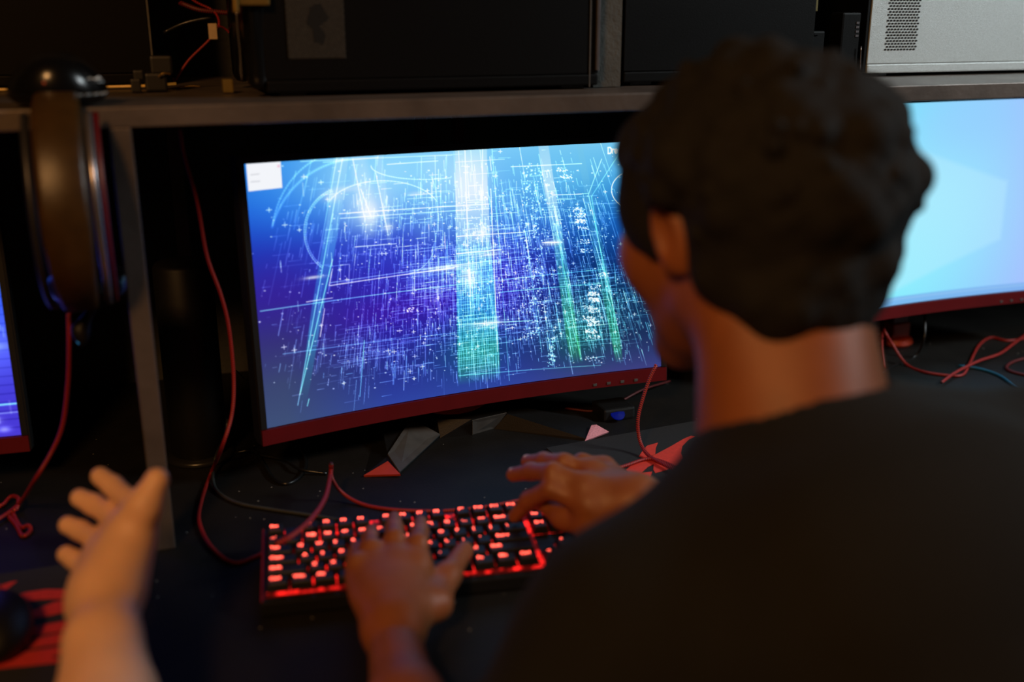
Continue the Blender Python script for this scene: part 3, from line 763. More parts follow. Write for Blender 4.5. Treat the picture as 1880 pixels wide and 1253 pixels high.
def make_keyboard(label, loc, rot, keyfilter=lambda r, x: True, legm=None):
    t = thing('backlit_keyboard', label, 'keyboard', loc, rot, 'backlit keyboards on the desk')
    P = lambda n, vf, m, lab=None: part(n, vf, m, t, lab, world=False)
    X1 = 22.5 * U1 + .006; Y1 = .0165; Y0 = -5.75 * U1 - .012
    P('keyboard_body', merge(bbox(-.006, X1, Y0, Y1, -.0290, -.0120, .002)), 'black')
    g = .0006; fz = -.0085
    P('deck_filler', merge(bbox(15.25 * U1 + g, 18.25 * U1 - g, -3.75 * U1 + g, -2.75 * U1 - g, -.013, fz), bbox(15.25 * U1 + g, 16.25 * U1 - g, -4.75 * U1 + g, -3.75 * U1, -.013, fz), bbox(17.25 * U1 + g, 18.25 * U1 - g, -4.75 * U1 + g, -3.75 * U1, -.013, fz)), 'black')
    P('deck_filler', bbox(18.5 * U1, 22.5 * U1, -.75 * U1, U1 * .5, -.013, fz), 'black')
    P('deck_filler', bbox(1.0 * U1 + g, 2.0 * U1 - g, -.5 * U1, U1 * .5, -.013, fz), 'black')
    P('deck_filler', bbox(18.3 * U1, 18.45 * U1, -5.75 * U1, U1 * .5, -.013, fz), 'black')
    P('lit_plate', bbox(.0006, X1 - .003, Y0 + .0112, Y1 - .004, -.0124, -.0112), 'kplate', 'red lit plate between the keys')
    P('side_light', merge(bbox(-.0052, -.0036, Y0 + .002, Y1 - .002, -.0122, -.0100), bbox(-.004, X1 - .004, Y0 + .0085, Y0 + .0094, -.0122, -.0112)), 'kedge', 'red glowing edge')
    P('foot', bbox(.03, .06, Y1 - .02, Y1 - .014, -.040, -.029), 'black'); P('foot', bbox(X1 - .06, X1 - .03, Y1 - .02, Y1 - .014, -.040, -.029), 'black')
    for (r, ks) in ROWS:
        for (s, x, wu) in ks:
            if not keyfilter(r, x): continue
            k = bpy.data.objects.new('key', keycap_mesh(wu)); COL.objects.link(k); k.parent = t
            k.location = ((x + wu / 2) * U1, -r * U1, 0)
            if s:
                me = legend_mesh(s)
                if legm is not None: me = me.copy(); me.materials.clear(); me.materials.append(M[legm])
                g = bpy.data.objects.new('legend', me); COL.objects.link(g); g.parent = k
                g.location = (-wu * U1 / 2 + .0048 - (.0008 if len(s) > 2 else 0), .0022, .0002)
    return t


kx, ky = WX(-.2718, 1.0529)
kb = make_keyboard('black keyboard with red lit keys under the typing hands', (kx, ky, DESK + .042), (0.0962, 0, 0.2025 - YAW))
pK = onz(1862, 722, DESK + .040)
kb2 = make_keyboard('keyboard with pink lit keys at the right edge of the desk', (pK[0], pK[1], DESK + .042), (0.0962, 0, -0.05), legm='plegend')

# ------------------------------------------------------------------ mouse pads and prints
def flat_poly(pts, z, th=.0006):
    """thin printed shape from outline points on the desk plane (tessellated through bmesh)"""
    P = [onz(x, y, z) for x, y in pts]; bm = bmesh.new()
    vs = [bm.verts.new(p) for p in P]; f = bm.faces.new(vs)
    r = bmesh.ops.triangulate(bm, faces=[f]); bm.normal_update()
    if bm.faces[:][0].normal.z < 0: bmesh.ops.reverse_faces(bm, faces=bm.faces[:])
    bm.verts.index_update(); V = np.array([v.co[:] for v in bm.verts]); T = [[v.index for v in f.verts] for f in bm.faces]; bm.free()
    n = len(V); B = V - [0, 0, th]
    edge = [[i, (i + 1) % n] for i in range(n)]
    return (np.vstack([V, B]), T + [[n + i for i in t[::-1]] for t in T] + [[a, n + a, n + b, b] for a, b in edge], None)


p0 = onz(1150, 850)
pad = thing('mouse_pad', 'black mouse pad with a red dragon shaped print right of the keyboard', 'mouse pad', (p0[0], p0[1], DESK))
A, B = onz(1003, 826), onz(1345, 764); dv = (B - A) / np.linalg.norm(B - A); nv = np.array([dv[1], -dv[0], 0])
pts = [A, A + dv * .36, A + dv * .36 + nv * .27, A + nv * .27 + dv * .0]
part('pad_cloth', prism([(p[0], p[1]) for p in pts], DESK, DESK + .003), 'pad', pad)
z8 = lambda L: [(1000 + x / 5.22, 700 + y / 5.22) for x, y in L]
DRG = [z8([(780, 850), (840, 800), (960, 750), (1050, 710), (1200, 630), (1330, 555), (1400, 525), (1440, 530), (1380, 560), (1320, 620), (1305, 690), (1330, 750), (1370, 775), (1300, 790), (1240, 815), (1160, 850), (1060, 880), (1042, 850), (1045, 795), (990, 820), (925, 880), (1030, 868), (1000, 955), (940, 945), (840, 905)]),
       z8([(905, 720), (930, 680), (980, 620), (1085, 590), (1065, 640), (1060, 700), (1010, 720), (950, 735)]),
       z8([(725, 980), (830, 930), (990, 970), (965, 1000), (985, 1030), (910, 1050), (970, 1080), (880, 1090), (800, 1050)])]
part('pad_print', merge(*[flat_poly(p, DESK + .0036) for p in DRG]), 'print_', pad, 'red dragon shaped print')

p0 = onz(60, 1150)
pad2 = thing('mouse_pad', 'mouse pad with red claw strokes at the lower left, beside the gesturing hand', 'mouse pad', (p0[0], p0[1], DESK))
A, B = onz(250, 1010), onz(-420, 1180); dv = (B - A) / np.linalg.norm(B - A); nv = np.array([-dv[1], dv[0], 0]); nv = nv if nv[1] < 0 else -nv
A = np.array([-.035, 1.13, DESK])
part('pad_cloth', prism([(-.42, .86), (-.045, .86), (-.045, 1.15), (-.42, 1.15)], DESK, DESK + .003), 'pad', pad2)
z9 = lambda L: [(x / 3.356, 880 + y / 3.356) for x, y in L]
CLW = [z9([(-60, 690), (0, 655), (60, 635), (105, 628), (60, 665), (0, 705), (-60, 740)]), z9([(45, 745), (150, 700), (280, 680), (390, 680), (500, 695), (500, 735), (250, 740), (120, 762), (60, 775)]),
       z9([(130, 845), (230, 800), (330, 760), (440, 735), (500, 740), (480, 800), (300, 840), (250, 850), (140, 853)]), z9([(20, 1000), (130, 935), (260, 900), (400, 875), (500, 880), (480, 920), (400, 935), (260, 955), (130, 985), (40, 1015)]),
       z9([(-50, 1075), (0, 1055), (120, 1010), (260, 975), (400, 945), (500, 935), (480, 1000), (250, 1030), (100, 1060), (0, 1092)]), z9([(-60, 1115), (0, 1102), (150, 1066), (460, 1020), (420, 1070), (300, 1095), (370, 1110), (350, 1130), (0, 1165), (-60, 1170)])]
part('pad_print', merge(*[flat_poly(p, DESK + .0036) for p in CLW]), 'print2', pad2, 'red claw stroke print')

# mouse on the left pad
pm = onz(-8, 1140, DESK + .02)
ms = thing('computer_mouse', 'black mouse on the red striped pad at the left edge', 'mouse', (pm[0], pm[1], DESK + .0035))
R_ = np.array(Matrix.Rotation(.1, 3, 'Z'))
part('mouse_body', sdf_mesh([ell((pm[0], pm[1], DESK + .015), (.031, .058, .024), R_), ell((pm[0], pm[1] - .012, DESK + .018), (.028, .04, .024), R_)], .002, clip=[((0, 0, DESK + .0045), (0, 0, -1))]), 'black', ms, smooth=True)
part('scroll_wheel', xf(lathe([(.004, -.004), (.009, -.003), (.009, .003), (.004, .004)], 20), (pm[0], pm[1] + .032, DESK + .032), ry=math.pi / 2), 'redp', ms)


# ------------------------------------------------------------------ headset clamped over the shelf edge
def ribbon(P, w, th, m=1.0, taper=None):
    """padded strip along a path in the YZ plane, width along X"""
    Q = smooth_path(P, .004); T = np.gradient(Q, axis=0); T /= np.linalg.norm(T, axis=1)[:, None]
    V = []; n = 12; N = len(Q)
    for i, (q, t) in enumerate(zip(Q, T)):
        nr = np.cross([1, 0, 0], t); nr /= np.linalg.norm(nr); ww = w * (1 if taper is None else taper(i / (N - 1)))
        for k in range(n):
            a = 2 * math.pi * k / n; cx = math.copysign(abs(math.cos(a)) ** .45, math.cos(a)); cy = math.copysign(abs(math.sin(a)) ** .7, math.sin(a))
            V.append(q + np.array([1, 0, 0]) * ww / 2 * cx + nr * th / 2 * cy)
    Fc = [[i * n + k, i * n + (k + 1) % n, (i + 1) * n + (k + 1) % n, (i + 1) * n + k] for i in range(N - 1) for k in range(n)]
    Fc += [list(range(n))[::-1], [(N - 1) * n + k for k in range(n)]]
    return (np.array(V), Fc, None)


hs = thing('gaming_headset', 'black headset clipped over the shelf edge at left, band facing out', 'headset', (-.07, 1.17, SZ))
arcp = []
for a in np.linspace(93, 262, 13):
    ar = math.radians(a); arcp.append((-.067, 1.178 + .105 * math.cos(ar) * 1.0, 1.150 + .108 * math.sin(ar)))
part('headband', ribbon(arcp, .046, .014, taper=lambda t: 1 - .28 * max(0, (t - .55) / .45) - .1 * max(0, (.15 - t) / .15)), 'pleather', hs, smooth=True)
for s, nm in ((1, 'trim'), (-1, 'smoke')):
    rp = [(p[0] + s * (.0285 - .004 * max(0, (i - 7) / 6)), p[1] + .006, p[2]) for i, p in enumerate(arcp[2:])]
    part('side_rail', tube(rp, .0042, 8), nm, hs, 'thin metal side rail', smooth=True)
rp = [(p[0] + .0355 - .004 * max(0, (i - 7) / 6), p[1] + .012, p[2]) for i, p in enumerate(arcp[2:])]
part('red_strip', tube(rp, .0028, 8), 'red', hs, 'red strip beside the rail', smooth=True)
cx0, cy0 = -.067, 1.205
part('ear_cup', sdf_mesh([ell((cx0, cy0, SZ + .024), (.043, .040, .022)), ell((cx0, cy0, SZ + .012), (.046, .043, .014)), ell((cx0, cy0 - .01, SZ + .034), (.026, .028, .018))], .002, clip=[((0, 0, SZ + .001), (0, 0, -1))]), 'gloss', hs, 'upper ear cup resting on the shelf', smooth=True)
part('ear_cup', sdf_mesh([ell((cx0 + .008, cy0, 1.050), (.038, .040, .020)), ell((cx0 + .008, cy0, 1.062), (.040, .043, .014))], .002), 'gloss', hs, 'lower ear cup below the shelf', smooth=True)
q = ony(150, 621, 1.19)
part('microphone', sdf_mesh([cap((cx0 + .018, cy0 - .015, 1.045), q + [0, 0, .012], .004, .006, .004), ell(q, (.006, .007, .010))], .0015), 'black', hs, 'short microphone under the lower cup', smooth=True)
part('microphone_glint', sdf_mesh([ell(q + [-.003, -.0055, 0], (.0026, .002, .005))], .0006), 'cyanglint', hs, 'cyan glint painted on the microphone', smooth=True)  # glint on the microphone tip put in as a glowing spot
marks = []
for (a0, a1, z0, z1) in ((-62, -42, .027, .038), (-38, -20, .026, .039), (-66, -16, .017, .024), (-68, -60, .004, .013), (-56, -48, .004, .013), (-44, -37, .004, .013), (-33, -26, .004, .013), (-22, -16, .004, .013)):
    V = []
    for a in np.linspace(a0, a1, 5):
        for z in (z0, z1):
            for rr in (0, .003):
                rad = max(.046 * math.sqrt(max(0, 1 - ((z - .012) / .014) ** 2)), .043 * math.sqrt(max(0, 1 - ((z - .024) / .022) ** 2))) + rr + .0012
                V.append((cx0 + rad * math.cos(math.radians(a)), cy0 + rad * .93 * math.sin(math.radians(a)), SZ + z))
    Fc = []
    for i in range(4):
        b = i * 4; Fc += [[b + 1, b + 5, b + 7, b + 3], [b, b + 2, b + 6, b + 4], [b + 2, b + 3, b + 7, b + 6], [b, b + 4, b + 5, b + 1]]
    Fc += [[0, 1, 3, 2], [16, 18, 19, 17]]
    marks.append((np.array(V), Fc, None))
part('cup_marking', merge(*marks), 'white', hs, 'worn white marking on the ear cup')
part('red_mark', xf(lathe([(.004, 0), (.004, .003), (.001, .004)], 12), (cx0 - .008, cy0 - .041, SZ + .024), rx=math.pi / 2), 'redp', hs)

# ------------------------------------------------------------------ computer cases on the shelf
def make_case(name, label, x0, x1, y0, y1, h, m, group=None, face_left=False):
    t = thing(name, label, 'computer case', ((x0 + x1) / 2, (y0 + y1) / 2, SZ), group=group)
    part('side_panel', bbox(x0, x1, y0, y0 + .004, SZ + .018, SZ + h, .001), m, t)
    part('case_body', bbox(x0 + .002, x1 - .002, y0 + .004, y1, SZ + .012, SZ + h, .004), m, t)
    part('base_rail', bbox(x0, x1, y0 - .001, y1, SZ + .004, SZ + .0175, .002), m, t)
    for xx in (x0 + .03, x1 - .03):
        part('foot', bbox(xx - .015, xx + .015, y0 + .01, y0 + .03, SZ, SZ + .005), 'black', t); part('foot', bbox(xx - .015, xx + .015, y1 - .03, y1 - .01, SZ, SZ + .005), 'black', t)
    return t


def hex_holes(P00, P10, P01, nx, ny, nrm, rx=.33, rz=.30):
    """dark oval perforations laid over a panel patch"""
    P00, P10, P01 = [np.array(p, float) for p in (P00, P10, P01)]
    u = (P10 - P00) / nx; v = (P01 - P00) / ny; vs = []; nr = np.array(nrm, float)
    for j in range(ny):
        for i in range(nx):
            c = P00 + u * (i + .5 + (.25 if j % 2 else -.25)) + v * (j + .5)
            ring = [c + u * rx * math.cos(a) + v * rz * math.sin(a) for a in np.linspace(0, 2 * math.pi, 8, endpoint=False)]
            V = [r + nr * .0004 for r in ring] + [r - nr * .001 for r in ring]
            vs.append((np.array(V), [list(range(8)), list(range(15, 7, -1))] + [[k, 8 + k, 8 + (k + 1) % 8, (k + 1) % 8] for k in range(8)], None))
    return merge(*vs)


cA = make_case('computer_case', 'black computer case with grey mesh vent above the central monitor', .150, .560, 1.25, 1.45, .30, 'case')
part('front_fascia', sdf_mesh([cap((.143, 1.262, SZ + .02), (.143, 1.262, SZ + .29), .013), cap((.143, 1.435, SZ + .02), (.143, 1.435, SZ + .29), .013), ell((.146, 1.35, SZ + .155), (.012, .09, .14), k=.02)], .003), 'gloss', cA, 'glossy rounded front fascia', smooth=True)
q0, q1, q2 = ony(530, 108, 1.2495), ony(635, 105, 1.2495), ony(528, -12, 1.2495)
part('mesh_vent', bbox(q0[0], q1[0], 1.2488, 1.2498, q0[2], q2[2]), 'casegrey', cA, 'grey mesh vent')
for nm in (1,):
    f0 = [(q0[0] + (q1[0] - q0[0]) * t, q0[2] + (q2[2] - q0[2]) * s) for t, s in ((.45, .25), (.62, .22), (.66, .38), (.56, .5), (.74, .62), (.6, .86), (.42, .8), (.34, .55), (.44, .45))]
    n = len(f0); V = [(x, 1.2484, z) for x, z in f0] + [(x, 1.2490, z) for x, z in f0]
    part('fan_shape', (np.array(V), [list(range(n)), list(range(2 * n - 1, n - 1, -1))] + [[i, n + i, n + (i + 1) % n, (i + 1) % n] for i in range(n)], None), 'hole', cA, 'dark shape seen behind the mesh')
part('vent_holes', hex_holes((q0[0], 1.2486, q0[2]), (q1[0], 1.2486, q0[2]), (q0[0], 1.2486, q2[2]), 22, 22, (0, -1, 0)), 'hole', cA)
e0 = ony(1090, 100, 1.249)
part('edge_trim', merge(bbox(.556, .5605, 1.2465, 1.2525, SZ + .022, SZ + .30, .001)), 'trim', cA, 'bright vertical trim at the rear edge')
part('edge_rib', bbox(.5475, .549, 1.2485, 1.2505, SZ + .002, SZ + .30), 'grey', cA)

cB = make_case('computer_case', 'silver grey computer case with perforated vent at upper right', 1.050, 1.47, 1.36, 1.56, .30, 'silver')
q0, q1, q2 = ony(1624, 94, 1.359), ony(1682, 93, 1.359), ony(1637, -8, 1.359)
part('vent_holes', hex_holes((q0[0], 1.3597, q0[2]), (q1[0], 1.3597, q0[2]), (q0[0], 1.3597, q2[2]), 10, 19, (0, -1, 0), rx=.38, rz=.33), 'hole', cB, 'black oval perforations')
part('dark_rear_edge', bbox(1.044, 1.0499, 1.362, 1.56, SZ + .006, SZ + .30, .001), 'case', cB)

cC = make_case('computer_case', 'very dark computer case behind the headset at the upper left', -.42, .034, 1.50, 1.70, .30, 'case')
part('edge_trim', bbox(.034, .0365, 1.499, 1.505, SZ + .02, SZ + .30), 'grey', cC)
cD = make_case('computer_case', 'dark computer case just above the head, mostly hidden by it', .612, .90, 1.285, 1.48, .30, 'case')

struct('added_wall_strip', bbox(.5635, ony(1141, 70, 1.272)[0], 1.272, 1.76, SZ, SZ + .9), 'wall', 'rough grey wall strip added between the two black cases')  # piece of wall added well forward so the lamp reaches it

# ------------------------------------------------------------------ small things on the shelf
def solo(name, vf, m, label, cat, group=None, smooth=False):
    o = part(name, vf, m, smooth=smooth); return tag(o, label, cat, group)


def cable(pts, r, m, label, group=None, name='cable', n=8):
    return solo(name, tube(pts, r, n), m, label, 'cable', group, True)


zs = SZ + .003
solo('glowing_wire', tube([(-.45, 1.478, SZ + .003), (-.2, 1.475, SZ + .002), (-.02, 1.468, SZ + .003), (.03, 1.455, SZ + .004), (.06, 1.45, SZ + .006)], .0016, 6), mat('warm_wire', (200, 160, 70), .4, emit=(190, 120, 40), es=.25), 'thin glowing yellow wire along the foot of the upper left case', 'wire')  # wire material is given a faint warm emission
px = ony(285, 150, 1.40)
pl = thing('power_adapter', 'black plug adapter lying on the shelf right of the headset', 'adapter', (px[0], px[1], SZ))
part('adapter_body', merge(bbox(px[0] - .012, px[0] + .014, 1.39, 1.43, SZ, SZ + .022, .003), bbox(px[0] - .004, px[0] + .022, 1.40, 1.43, SZ + .020, SZ + .042, .003)), 'black', pl)
part('brass_ring', tube([(px[0] + .004, 1.386, SZ + .018), (px[0] + .010, 1.384, SZ + .022), (px[0] + .018, 1.385, SZ + .021)], .0012, 6), 'brass', pl)
q = ony(250, 160, 1.40)
solo('cable_clip', merge(bbox(q[0] - .006, q[0] + .006, 1.38, 1.40, SZ, SZ + .016, .002), bbox(q[0] - .002, q[0] + .010, 1.385, 1.395, SZ + .014, SZ + .026, .002)), 'black', 'small black clip left of the plug adapter', 'clip')
Y = 1.44
cable([ony(318, 143, Y), ony(322, 148, Y), ony(345, 112, Y), ony(385, 72, Y), ony(402, 45, Y), ony(392, 20, Y + .02), ony(360, 4, Y + .02), ony(330, -20, Y + .02)], .0014, 'braid', 'thin red cable hanging from the white tag left of the central case')
cable([ony(398, 46, Y - .01), ony(415, 54, Y), ony(428, 72, Y), ony(432, 95, Y)], .0012, 'braid', 'short red wire bending down right of the white tag')
cable([ony(330, 5, Y + .03), ony(365, 18, Y + .02), ony(400, 22, Y + .02), ony(440, 26, Y + .02)], .003, 'braid2', 'thick dark red cable crossing high behind the white tag')
cable([ony(300, 60, Y + .04), ony(340, 42, Y + .04), ony(395, 30, Y + .03)], .0022, 'cable', 'black cable running to the white tag')
t0, t1 = ony(384, 72, Y - .012), ony(397, 43, Y - .012)
solo('paper_tag', (lambda a, b: bbox(min(a[0], b[0]), max(a[0], b[0]), a[1], a[1] + .001, min(a[2], b[2]), max(a[2], b[2])))(t0, t1), 'tan', 'small white tag on the red cables left of the central case', 'tag')
q = ony(420, 168, 1.33); solo('plastic_clip', bbox(q[0] - .006, q[0] + .006, q[1], q[1] + .02, SZ, SZ + .016, .002), 'olive', 'small brown block on the shelf against the black case', 'block')
cable([ony(325, 161, 1.44), ony(350, 158, 1.44), ony(368, 159, 1.44)], .0012, 'brass', 'short yellow wire lying on the shelf', name='wire')
cable([ony(434, 18, 1.30), ony(436, 50, 1.30), ony(441, 100, 1.30), ony(444, 148, 1.30)], .0010, 'trim', 'thin white wire hanging beside the black case', name='wire')
q = ony(455, 4, 1.27); solo('brass_bracket', merge(bbox(q[0] - .020, q[0] + .020, 1.235, 1.25, q[2] - .004, q[2] + .03, .002), bbox(q[0] - .020, q[0] - .014, 1.23, 1.25, q[2] - .012, q[2] + .02, .002)), 'brass', 'yellow metal bracket on top left corner of the black case', 'bracket')
a, b = ony(1098, 156, 1.262), ony(1187, 153, 1.262)
pc = thing('pencil', 'dark stick with an orange tip on the shelf left of the head', 'stick', (a[0], a[1], SZ))
part('stick', tube([(.575, 1.30, SZ + .004), (.60, 1.30, SZ + .004)], .004, 10, smooth=False), 'black', pc)
part('orange_tip', tube([(.60, 1.30, SZ + .004), (.6135, 1.30, SZ + .004)], .004, 10, smooth=False), 'orange', pc)
q = ony(1490, 10, 1.34); solo('card_box', bbox(q[0] - .014, q[0] + .011, 1.34, 1.38, q[2] - .008, q[2] + .03, .001), 'olive', 'olive box high up left of the silver case', 'box')
q = ony(1562, 60, 1.33)
dv_ = thing('power_brick', 'black device with pale markings left of the silver case', 'device', (q[0], q[1], SZ))
part('device_body', bbox(q[0] - .016, q[0] + .016, 1.33, 1.36, SZ, q[2] + .028, .003), 'case', dv_)
part('pale_marks', merge(*[bbox(q[0] + .008, q[0] + .013, 1.329, 1.3305, q[2] - .006 + .006 * k, q[2] - .003 + .006 * k) for k in range(4)]), 'trim', dv_)
q = ony(1500, 62, 1.34); solo('small_box', merge(bbox(q[0] - .018, q[0] + .014, 1.34, 1.37, SZ, q[2] + .004, .003), bbox(q[0] - .006, q[0] + .002, 1.338, 1.35, q[2] - .002, q[2] + .001)), 'case', 'low black box with a gold dot behind the head', 'box')
cable([ony(1470, -10, 1.33), ony(1472, 40, 1.33), ony(1470, 80, 1.33)], .0012, 'brass', 'thin golden wire hanging above the head', name='wire')
cable([ony(1405, -10, 1.47), ony(1398, 30, 1.47), ony(1390, 60, 1.47)], .0015, 'braid2', 'dark red cable hanging above the head')
cable([ony(1581, 85, 1.325), ony(1579, 128, 1.325)], .0008, 'trim', 'thin pale wire beside the silver case', name='wire')

# ------------------------------------------------------------------ cables on and over the desk
zc = DESK + .0025
cable([ony(330, 236, 1.30), ony(338, 285, 1.30), ony(362, 370, 1.30), ony(380, 470, 1.30), ony(405, 540, 1.30), ony(420, 600, 1.30), ony(429, 690, 1.30), ony(426, 760, 1.29), ony(408, 820, 1.28), onz(388, 868, zc + .006), onz(370, 920, zc), onz(366, 958, zc), onz(388, 1005, zc), onz(430, 1034, zc), onz(470, 1022, zc), onz(492, 1012, zc)], .0024, 'braid', 'red braided cable hanging left of the central monitor down to the keyboard')
cable([onz(505, 1000, DESK + .052), onz(535, 985, DESK + .056), onz(570, 955, DESK + .056), onz(597, 915, DESK + .045), onz(607, 870, DESK + .035), onz(608, 852, DESK + .05)], .0028, 'braid', 'red cable rising from the keyboard corner before the monitor foot')
cable([onz(607, 858, DESK + .04), onz(610, 880, DESK + .032), onz(628, 905, DESK + .012), onz(665, 926, zc), onz(720, 936, zc), onz(800, 939, zc), onz(870, 934, zc), onz(940, 922, zc), onz(1010, 905, zc), onz(1060, 885, zc), onz(1110, 868, zc + .002), onz(1150, 855, zc + .004), onz(1195, 843, zc + .004), onz(1250, 862, zc + .004), onz(1300, 885, zc + .004)], .0024, 'braid', 'red braided cable curving behind the keyboard to the dragon print pad')
cable([onz(1205, 670, DESK + .12), onz(1192, 698, DESK + .10), onz(1178, 740, DESK + .07), onz(1171, 775, DESK + .045), onz(1175, 810, DESK + .02), onz(1190, 836, zc + .006), onz(1225, 856, zc + .006), onz(1260, 872, zc + .006), onz(1310, 895, zc + .004)], .0026, 'braid', 'red braided mouse cable dropping beside the neck onto the pad')
cable([onz(1038, 750, zc), onz(1090, 755, zc), onz(1130, 742, zc + .003), onz(1180, 716, zc + .01), onz(1230, 700, zc)], .0018, 'braid2', 'dark red cable on the desk behind the right foot of the stand')
cable([ony(418, 770, 1.33), ony(413, 800, 1.325), onz(396, 840, DESK + .02), onz(391, 880, DESK + .006), onz(402, 905, zc), onz(440, 925, zc), onz(500, 936, zc), onz(560, 945, zc), onz(640, 958, zc + .002)], .0022, 'gcable', 'grey cable curving from the canister along the desk')
cable([onz(432, 832, zc), onz(465, 828, zc + .003), onz(482, 850, zc), onz(500, 878, zc), onz(525, 889, zc), onz(550, 876, zc), onz(561, 850, zc), onz(550, 822, zc), onz(530, 810, zc)], .0024, 'cable', 'black cable looped on the desk under the monitor corner')
cable([onz(470, 835, zc + .002), onz(520, 845, zc + .002), onz(550, 862, zc + .004), onz(600, 870, zc)], .002, 'cable', 'black cable crossing the loop below the monitor corner')
cable([ony(433, 680, 1.45), ony(457, 704, 1.45)], .0008, 'gcable', 'short stiff grey wire just left of the central monitor', name='wire')
cable([ony(126, 575, 1.20), ony(127, 630, 1.20), ony(125, 700, 1.21), ony(115, 780, 1.22), ony(95, 830, 1.22), ony(65, 880, 1.215), onz(35, 925, zc + .01), onz(0, 952, zc + .004), onz(-40, 975, zc)], .0024, 'braid', 'red braided cable running from the headset down to the left edge')
cable([onz(-40, 925, zc), onz(0, 930, zc), onz(20, 912, zc + .006), onz(34, 916, zc + .01), onz(30, 935, zc + .006), onz(15, 945, zc), onz(30, 965, zc), onz(42, 985, zc), onz(56, 975, zc), onz(52, 965, zc + .004), onz(38, 968, zc), onz(22, 940, zc)], .0026, 'braid', 'bunched red cable lying at the left edge of the desk')
# right station
cable([ony(1625, 560, 1.57), onz(1622, 600, DESK + .06), onz(1640, 635, DESK + .03), onz(1665, 670, zc), onz(1700, 684, zc), onz(1745, 690, zc), onz(1768, 688, zc), onz(1780, 668, zc), onz(1797, 635, zc), onz(1820, 620, zc), onz(1850, 626, zc), onz(1895, 620, zc)], .0024, 'braid', 'red cable running from the right monitor foot along the desk')
cable([onz(1728, 703, zc + .004), onz(1755, 684, zc + .005), onz(1795, 664, zc + .005), onz(1835, 650, zc + .004), onz(1860, 632, zc + .004), onz(1895, 606, zc + .004)], .0026, 'braid', 'red cable slanting up to the right edge of the desk')
cable([onz(1620, 606, DESK + .05), onz(1619, 640, DESK + .03), onz(1623, 676, zc)], .0022, 'braid', 'short red cable hanging beside the right monitor column')
cable([onz(1895, 655, zc), onz(1862, 664, zc), onz(1848, 674, zc), onz(1856, 682, zc), onz(1895, 692, zc)], .0026, 'braid2', 'dark red cable loop at the right edge behind the keyboard')
cable([onz(1760, 672, zc), onz(1800, 678, zc), onz(1835, 690, zc), onz(1860, 708, zc), onz(1885, 728, zc)], .0024, 'bcable', 'blue cable curving towards the pink lit keyboard')
cable([onz(1697, 560, DESK + .09), onz(1697, 620, DESK + .04), onz(1680, 655, zc), onz(1640, 672, zc), onz(1618, 686, zc)], .0022, 'cable', 'black cable under the right monitor')

# canister and lights behind
c0 = onz(368, 838)
cn = thing('canister', 'tall black cylinder with shiny foot, left of the central monitor', 'cylinder', (c0[0], c0[1], DESK))
part('canister_body', lathe([(.034, .006), (.038, .012), (.038, .27), (.034, .276)], 48, c0), 'black', cn, smooth=True)
part('shiny_foot', lathe([(.044, 0), (.047, .003), (.044, .008), (.036, .010)], 48, c0), mat('smoky_metal', (60, 60, 56), .3, .7, noise=.1, nscale=30), cn, 'shiny rounded foot', smooth=True)
q = onz(1135, 761, DESK + .012)
hb = thing('desk_hub', 'small dark device with blue light behind the right stand foot', 'device', (q[0], q[1], DESK))
part('device_body', bbox(q[0] - .022, q[0] + .03, q[1] + .003, q[1] + .05, DESK, DESK + .02, .004), 'black', hb)
part('blue_light', xf(lathe([(.001, -.002), (.011, -.001), (.011, .001), (.001, .002)], 24), (q[0], q[1] + .002, q[2]), rx=math.radians(35)), 'blueled', hb, 'blue light')

# ------------------------------------------------------------------ people
def rot3(rx=0, ry=0, rz=0): return np.array(Matrix.Rotation(rz, 3, 'Z') @ Matrix.Rotation(ry, 3, 'Y') @ Matrix.Rotation(rx, 3, 'X'))


HC = dep(1351, 408, .885)      # centre of the skull
HR = rot3(rx=math.radians(-10), rz=math.radians(19))
def hl(x, y, z): return HC + HR @ np.array([x, y, z])


SHL, SHR = np.array([.300, .60, .900]), np.array([.705, .625, .950])      # shoulder joints
ELL, ELR = np.array([.148, .56, .765]), np.array([.70, .80, .79])         # elbows
WRL, WRR = onz(722, 1168, .781), onz(1172, 925, .835)                     # wrists
NK0, NK1 = hl(0.012, -.040, -.055), dep(1458, 800, .84)


def finger(P, r, k=.006): return chain(P, r, k, .010)


def left_hand():
    w = WRL; pr = []
    mcp = [onz(664, 1060, .800), onz(690, 1042, .806), onz(728, 1034, .809), onz(765, 1040, .806)]   # little, ring, middle, index
    for m, r in zip(mcp, (.0115, .0125, .013, .013)): pr.append(cap(w + (m - w) * .15, m, .019, r, .020))
    pr.append(cap(mcp[0], mcp[3], .0105, .012, .012)); pr.append(ell((w + mcp[1] + mcp[2]) / 3 + [0, 0, -.002], (.036, .042, .015), rot3(rz=-.25), .02))
    tips = [((654, 1034, .812), (653, 1018, .806), (654, 1005, .795), .0080), ((682, 1008, .818), (681, 990, .812), (682, 975, .799), .0087),
            ((725, 990, .822), (724, 970, .814), (724, 952, .800), .0090), ((768, 998, .820), (771, 978, .812), (772, 960, .799), .0088)]
    for m, (a, b, c, r) in zip(mcp, tips):
        pr += finger([m, onz(*a), onz(*b), onz(*c)], [r * 1.22, r * 1.10, r, r * .86])
    th = [w + (mcp[3] - w) * .22, onz(800, 1110, .785), onz(822, 1058, .789), onz(852, 1012, .792)]
    pr += chain(th, [.018, .0145, .0118, .0100], .012, .018)
    pr.append(cap(w, w + (ELL - w) * .12, .024, .024, .02))
    return pr, [onz(*t[2]) for t in tips] + [th[-1]]


